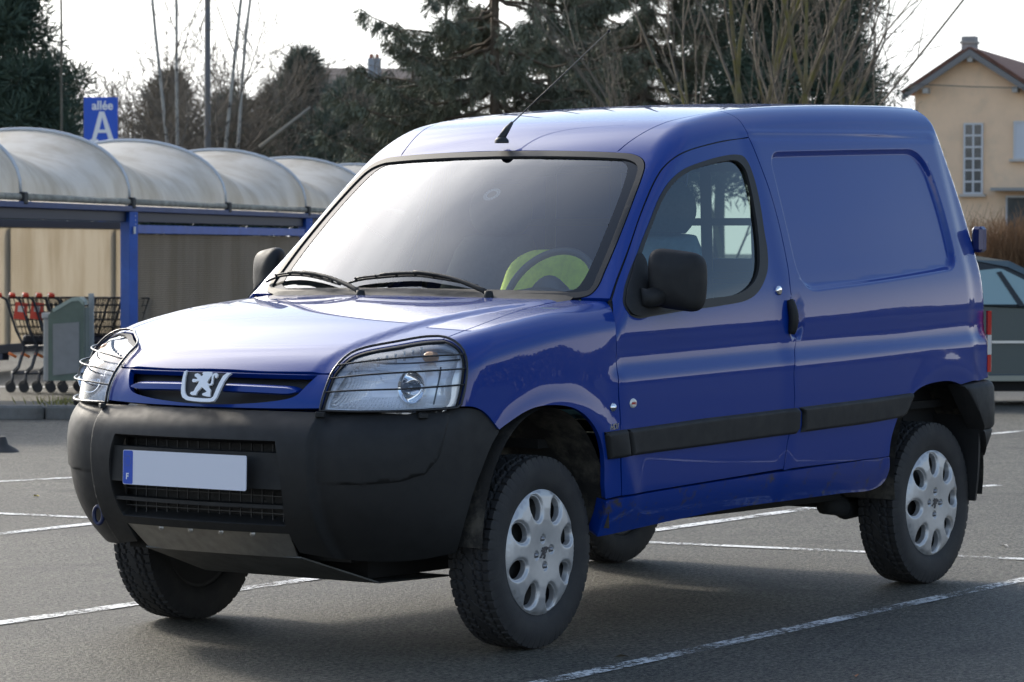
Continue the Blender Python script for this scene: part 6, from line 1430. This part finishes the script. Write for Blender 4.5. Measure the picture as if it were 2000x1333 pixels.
# side outline (x along the car, z up): tail at left, built as lofted sections across the width
low = [(-1.95, .30), (-2.02, .45), (-2.04, .62), (-1.98, .80), (-1.86, .90), (-1.0, .93), (.2, .94), (1.2, .90), (2.0, .78), (2.2, .62), (2.22, .40), (2.12, .28)]
V = []; F = []; k = len(low); ysec = [(-.84, .97), (-.86, 1.), (0, 1.02), (.86, 1.), (.84, .97)]
lowp = np.array(low); cx_ = np.array([.1, .55]); m = MB()
ring = []
for yy, f in ((-.80, .955), (-.845, .985), (-.85, 1.), (.85, 1.), (.845, .985), (.80, .955)): ring.append([(cx_[0]+(p[0]-cx_[0])*f, yy, cx_[1]+(p[1]-cx_[1])*f) for p in lowp])
V = [p for rg in ring for p in rg]
for i in range(5):
    for j in range(k): F.append((i*k+j, i*k+(j+1) % k, i*k+k+(j+1) % k, i*k+k+j))
F += [tuple(range(k))[::-1], tuple(5*k+j for j in range(k))]
cb = mk('car_body', V, F, M_CAR, car, True); cb.data.set_sharp_from_angle(angle=R(28))
green = [(-1.62, .90), (-1.28, 1.17), (-1.0, 1.30), (-.6, 1.36), (.1, 1.365), (.45, 1.31), (.75, 1.17), (1.15, .92)]
V = []; F = []; k = len(green)
for yy, f in ((-.62, 0), (-.60, .02), (.60, .02), (.62, 0)): V += [(x, yy*(1 if z > 1.0 else 1.28), z+f) for x, z in green]
for i in range(3):
    for j in range(k-1): F.append((i*k+j, i*k+j+1, i*k+k+j+1, i*k+k+j))
rf = mk('car_roof', V, F, M_CAR, car, True); rf.data.set_sharp_from_angle(angle=R(40))
def sidey(z): return -(.79-.17*np.clip((z-.92)/.40, 0, 1))
def cpanel(name, pts, m, parent, off, th=.012):
    P = [np.array([x, sidey(z)-off, z]) for x, z in pts]; n = len(P); V = P+[p+np.array([0, th, 0]) for p in P]; F = [tuple(range(n))[::-1], tuple(range(n, 2*n))]+[(i, (i+1) % n, n+(i+1) % n, n+i) for i in range(n)]; return mk(name, V, F, m, parent)
# pillars + glass: solid window surround with two panes set in
sur = cpanel('window_surround', [(-1.60, .92), (-1.26, 1.19), (-.98, 1.315), (-.6, 1.36), (.1, 1.36), (.47, 1.30), (.77, 1.16), (1.12, .92)], mat('black car trim', (.02, .022, .022), .4), car, .0)
for nm, pts in (('rear_quarter_glass', [(-1.50, .945), (-1.245, 1.165), (-1.16, 1.20), (-.98, .945)]), ('rear_door_glass', [(-.90, .945), (-1.07, 1.215), (-.95, 1.275), (-.6, 1.315), (-.02, 1.32), (-.02, .945)]), ('front_door_glass', [(.06, .945), (.06, 1.315), (.40, 1.27), (.68, 1.13), (.95, .945)])):
    cpanel(nm, pts, mat('car glass tint', (.26, .36, .35), .06, spec=.8, coat=.6), sur, .010, .006)
cpanel('roof_rail', [(-1.68, .90), (-1.30, 1.20), (-1.0, 1.345), (-.6, 1.395), (.1, 1.40), (.47, 1.345), (.79, 1.19), (1.2, .91), (1.12, .91), (.75, 1.15), (.45, 1.29), (.1, 1.355), (-.6, 1.358), (-.98, 1.31), (-1.25, 1.165), (-1.58, .90)], M_CAR, car, .014)
cpanel('door_pillar', [(.52, .93), (.34, 1.24), (.385, 1.25), (.58, .93)], mat('black car trim'), car, .018)
MB().box((0, -.858, .60), (3.7, .02, .022)).build('side_trim', mat('bright trim', (.55, .56, .55), .3, .7), car)
MB().box((0, -.84, .265), (3.2, .05, .05)).build('sill_trim', mat('pale sill trim', (.30, .30, .24), .6), car)
for x in (-.86, .68): MB().box((x, -.8545, .58), (.008, .006, .62)).build('door_gap', mat('door gap', (.01, .01, .01), .9), car)
MB().box((.80, -.862, .80), (.16, .03, .04), bev=.008).build('door_handle', M_CAR, car)
for x in (-1.3, 1.35):
    for y in (-.74, .74):
        w = MB().lathe([(0, -.09), (.19, -.09), (.29, -.08), (.31, -.05), (.31, .05), (.29, .09), (0, .09)], 'y', (0, 0, 0), 28).build('wheel', M_TYRE, car, True, loc=(x, y, .30))
        MB().lathe([(0, -.100), (.16, -.097), (.20, -.090)], 'y', (0, 0, 0), 24).build('wheel_trim', M_ALLOY, w, True)
MB().box((0, 0, .22), (3.6, 1.5, .16)).build('underbody', M_DARK, car)
# tree belt on the far side of the car park, seen mirrored in the van's flank
rng = np.random.default_rng(99); n = 54000; a_ = np.radians(rng.uniform(-70, 16, n)); dst = 60+rng.uniform(-1.2, 1.2, n); h = 2.9+.5*np.sin(a_*23)+.35*np.sin(a_*51+1)
P = np.stack([1+np.cos(a_)*dst, np.sin(a_)*dst, h*rng.random(n)**.8-.2], 1); V, F = blades(P, rng.normal(size=P.shape), .40, .14)
tag(mk_np('tree_belt', V, F, M_TWIGD), 'dark belt of trees along the far side of the car park', 'trees', kind='stuff')
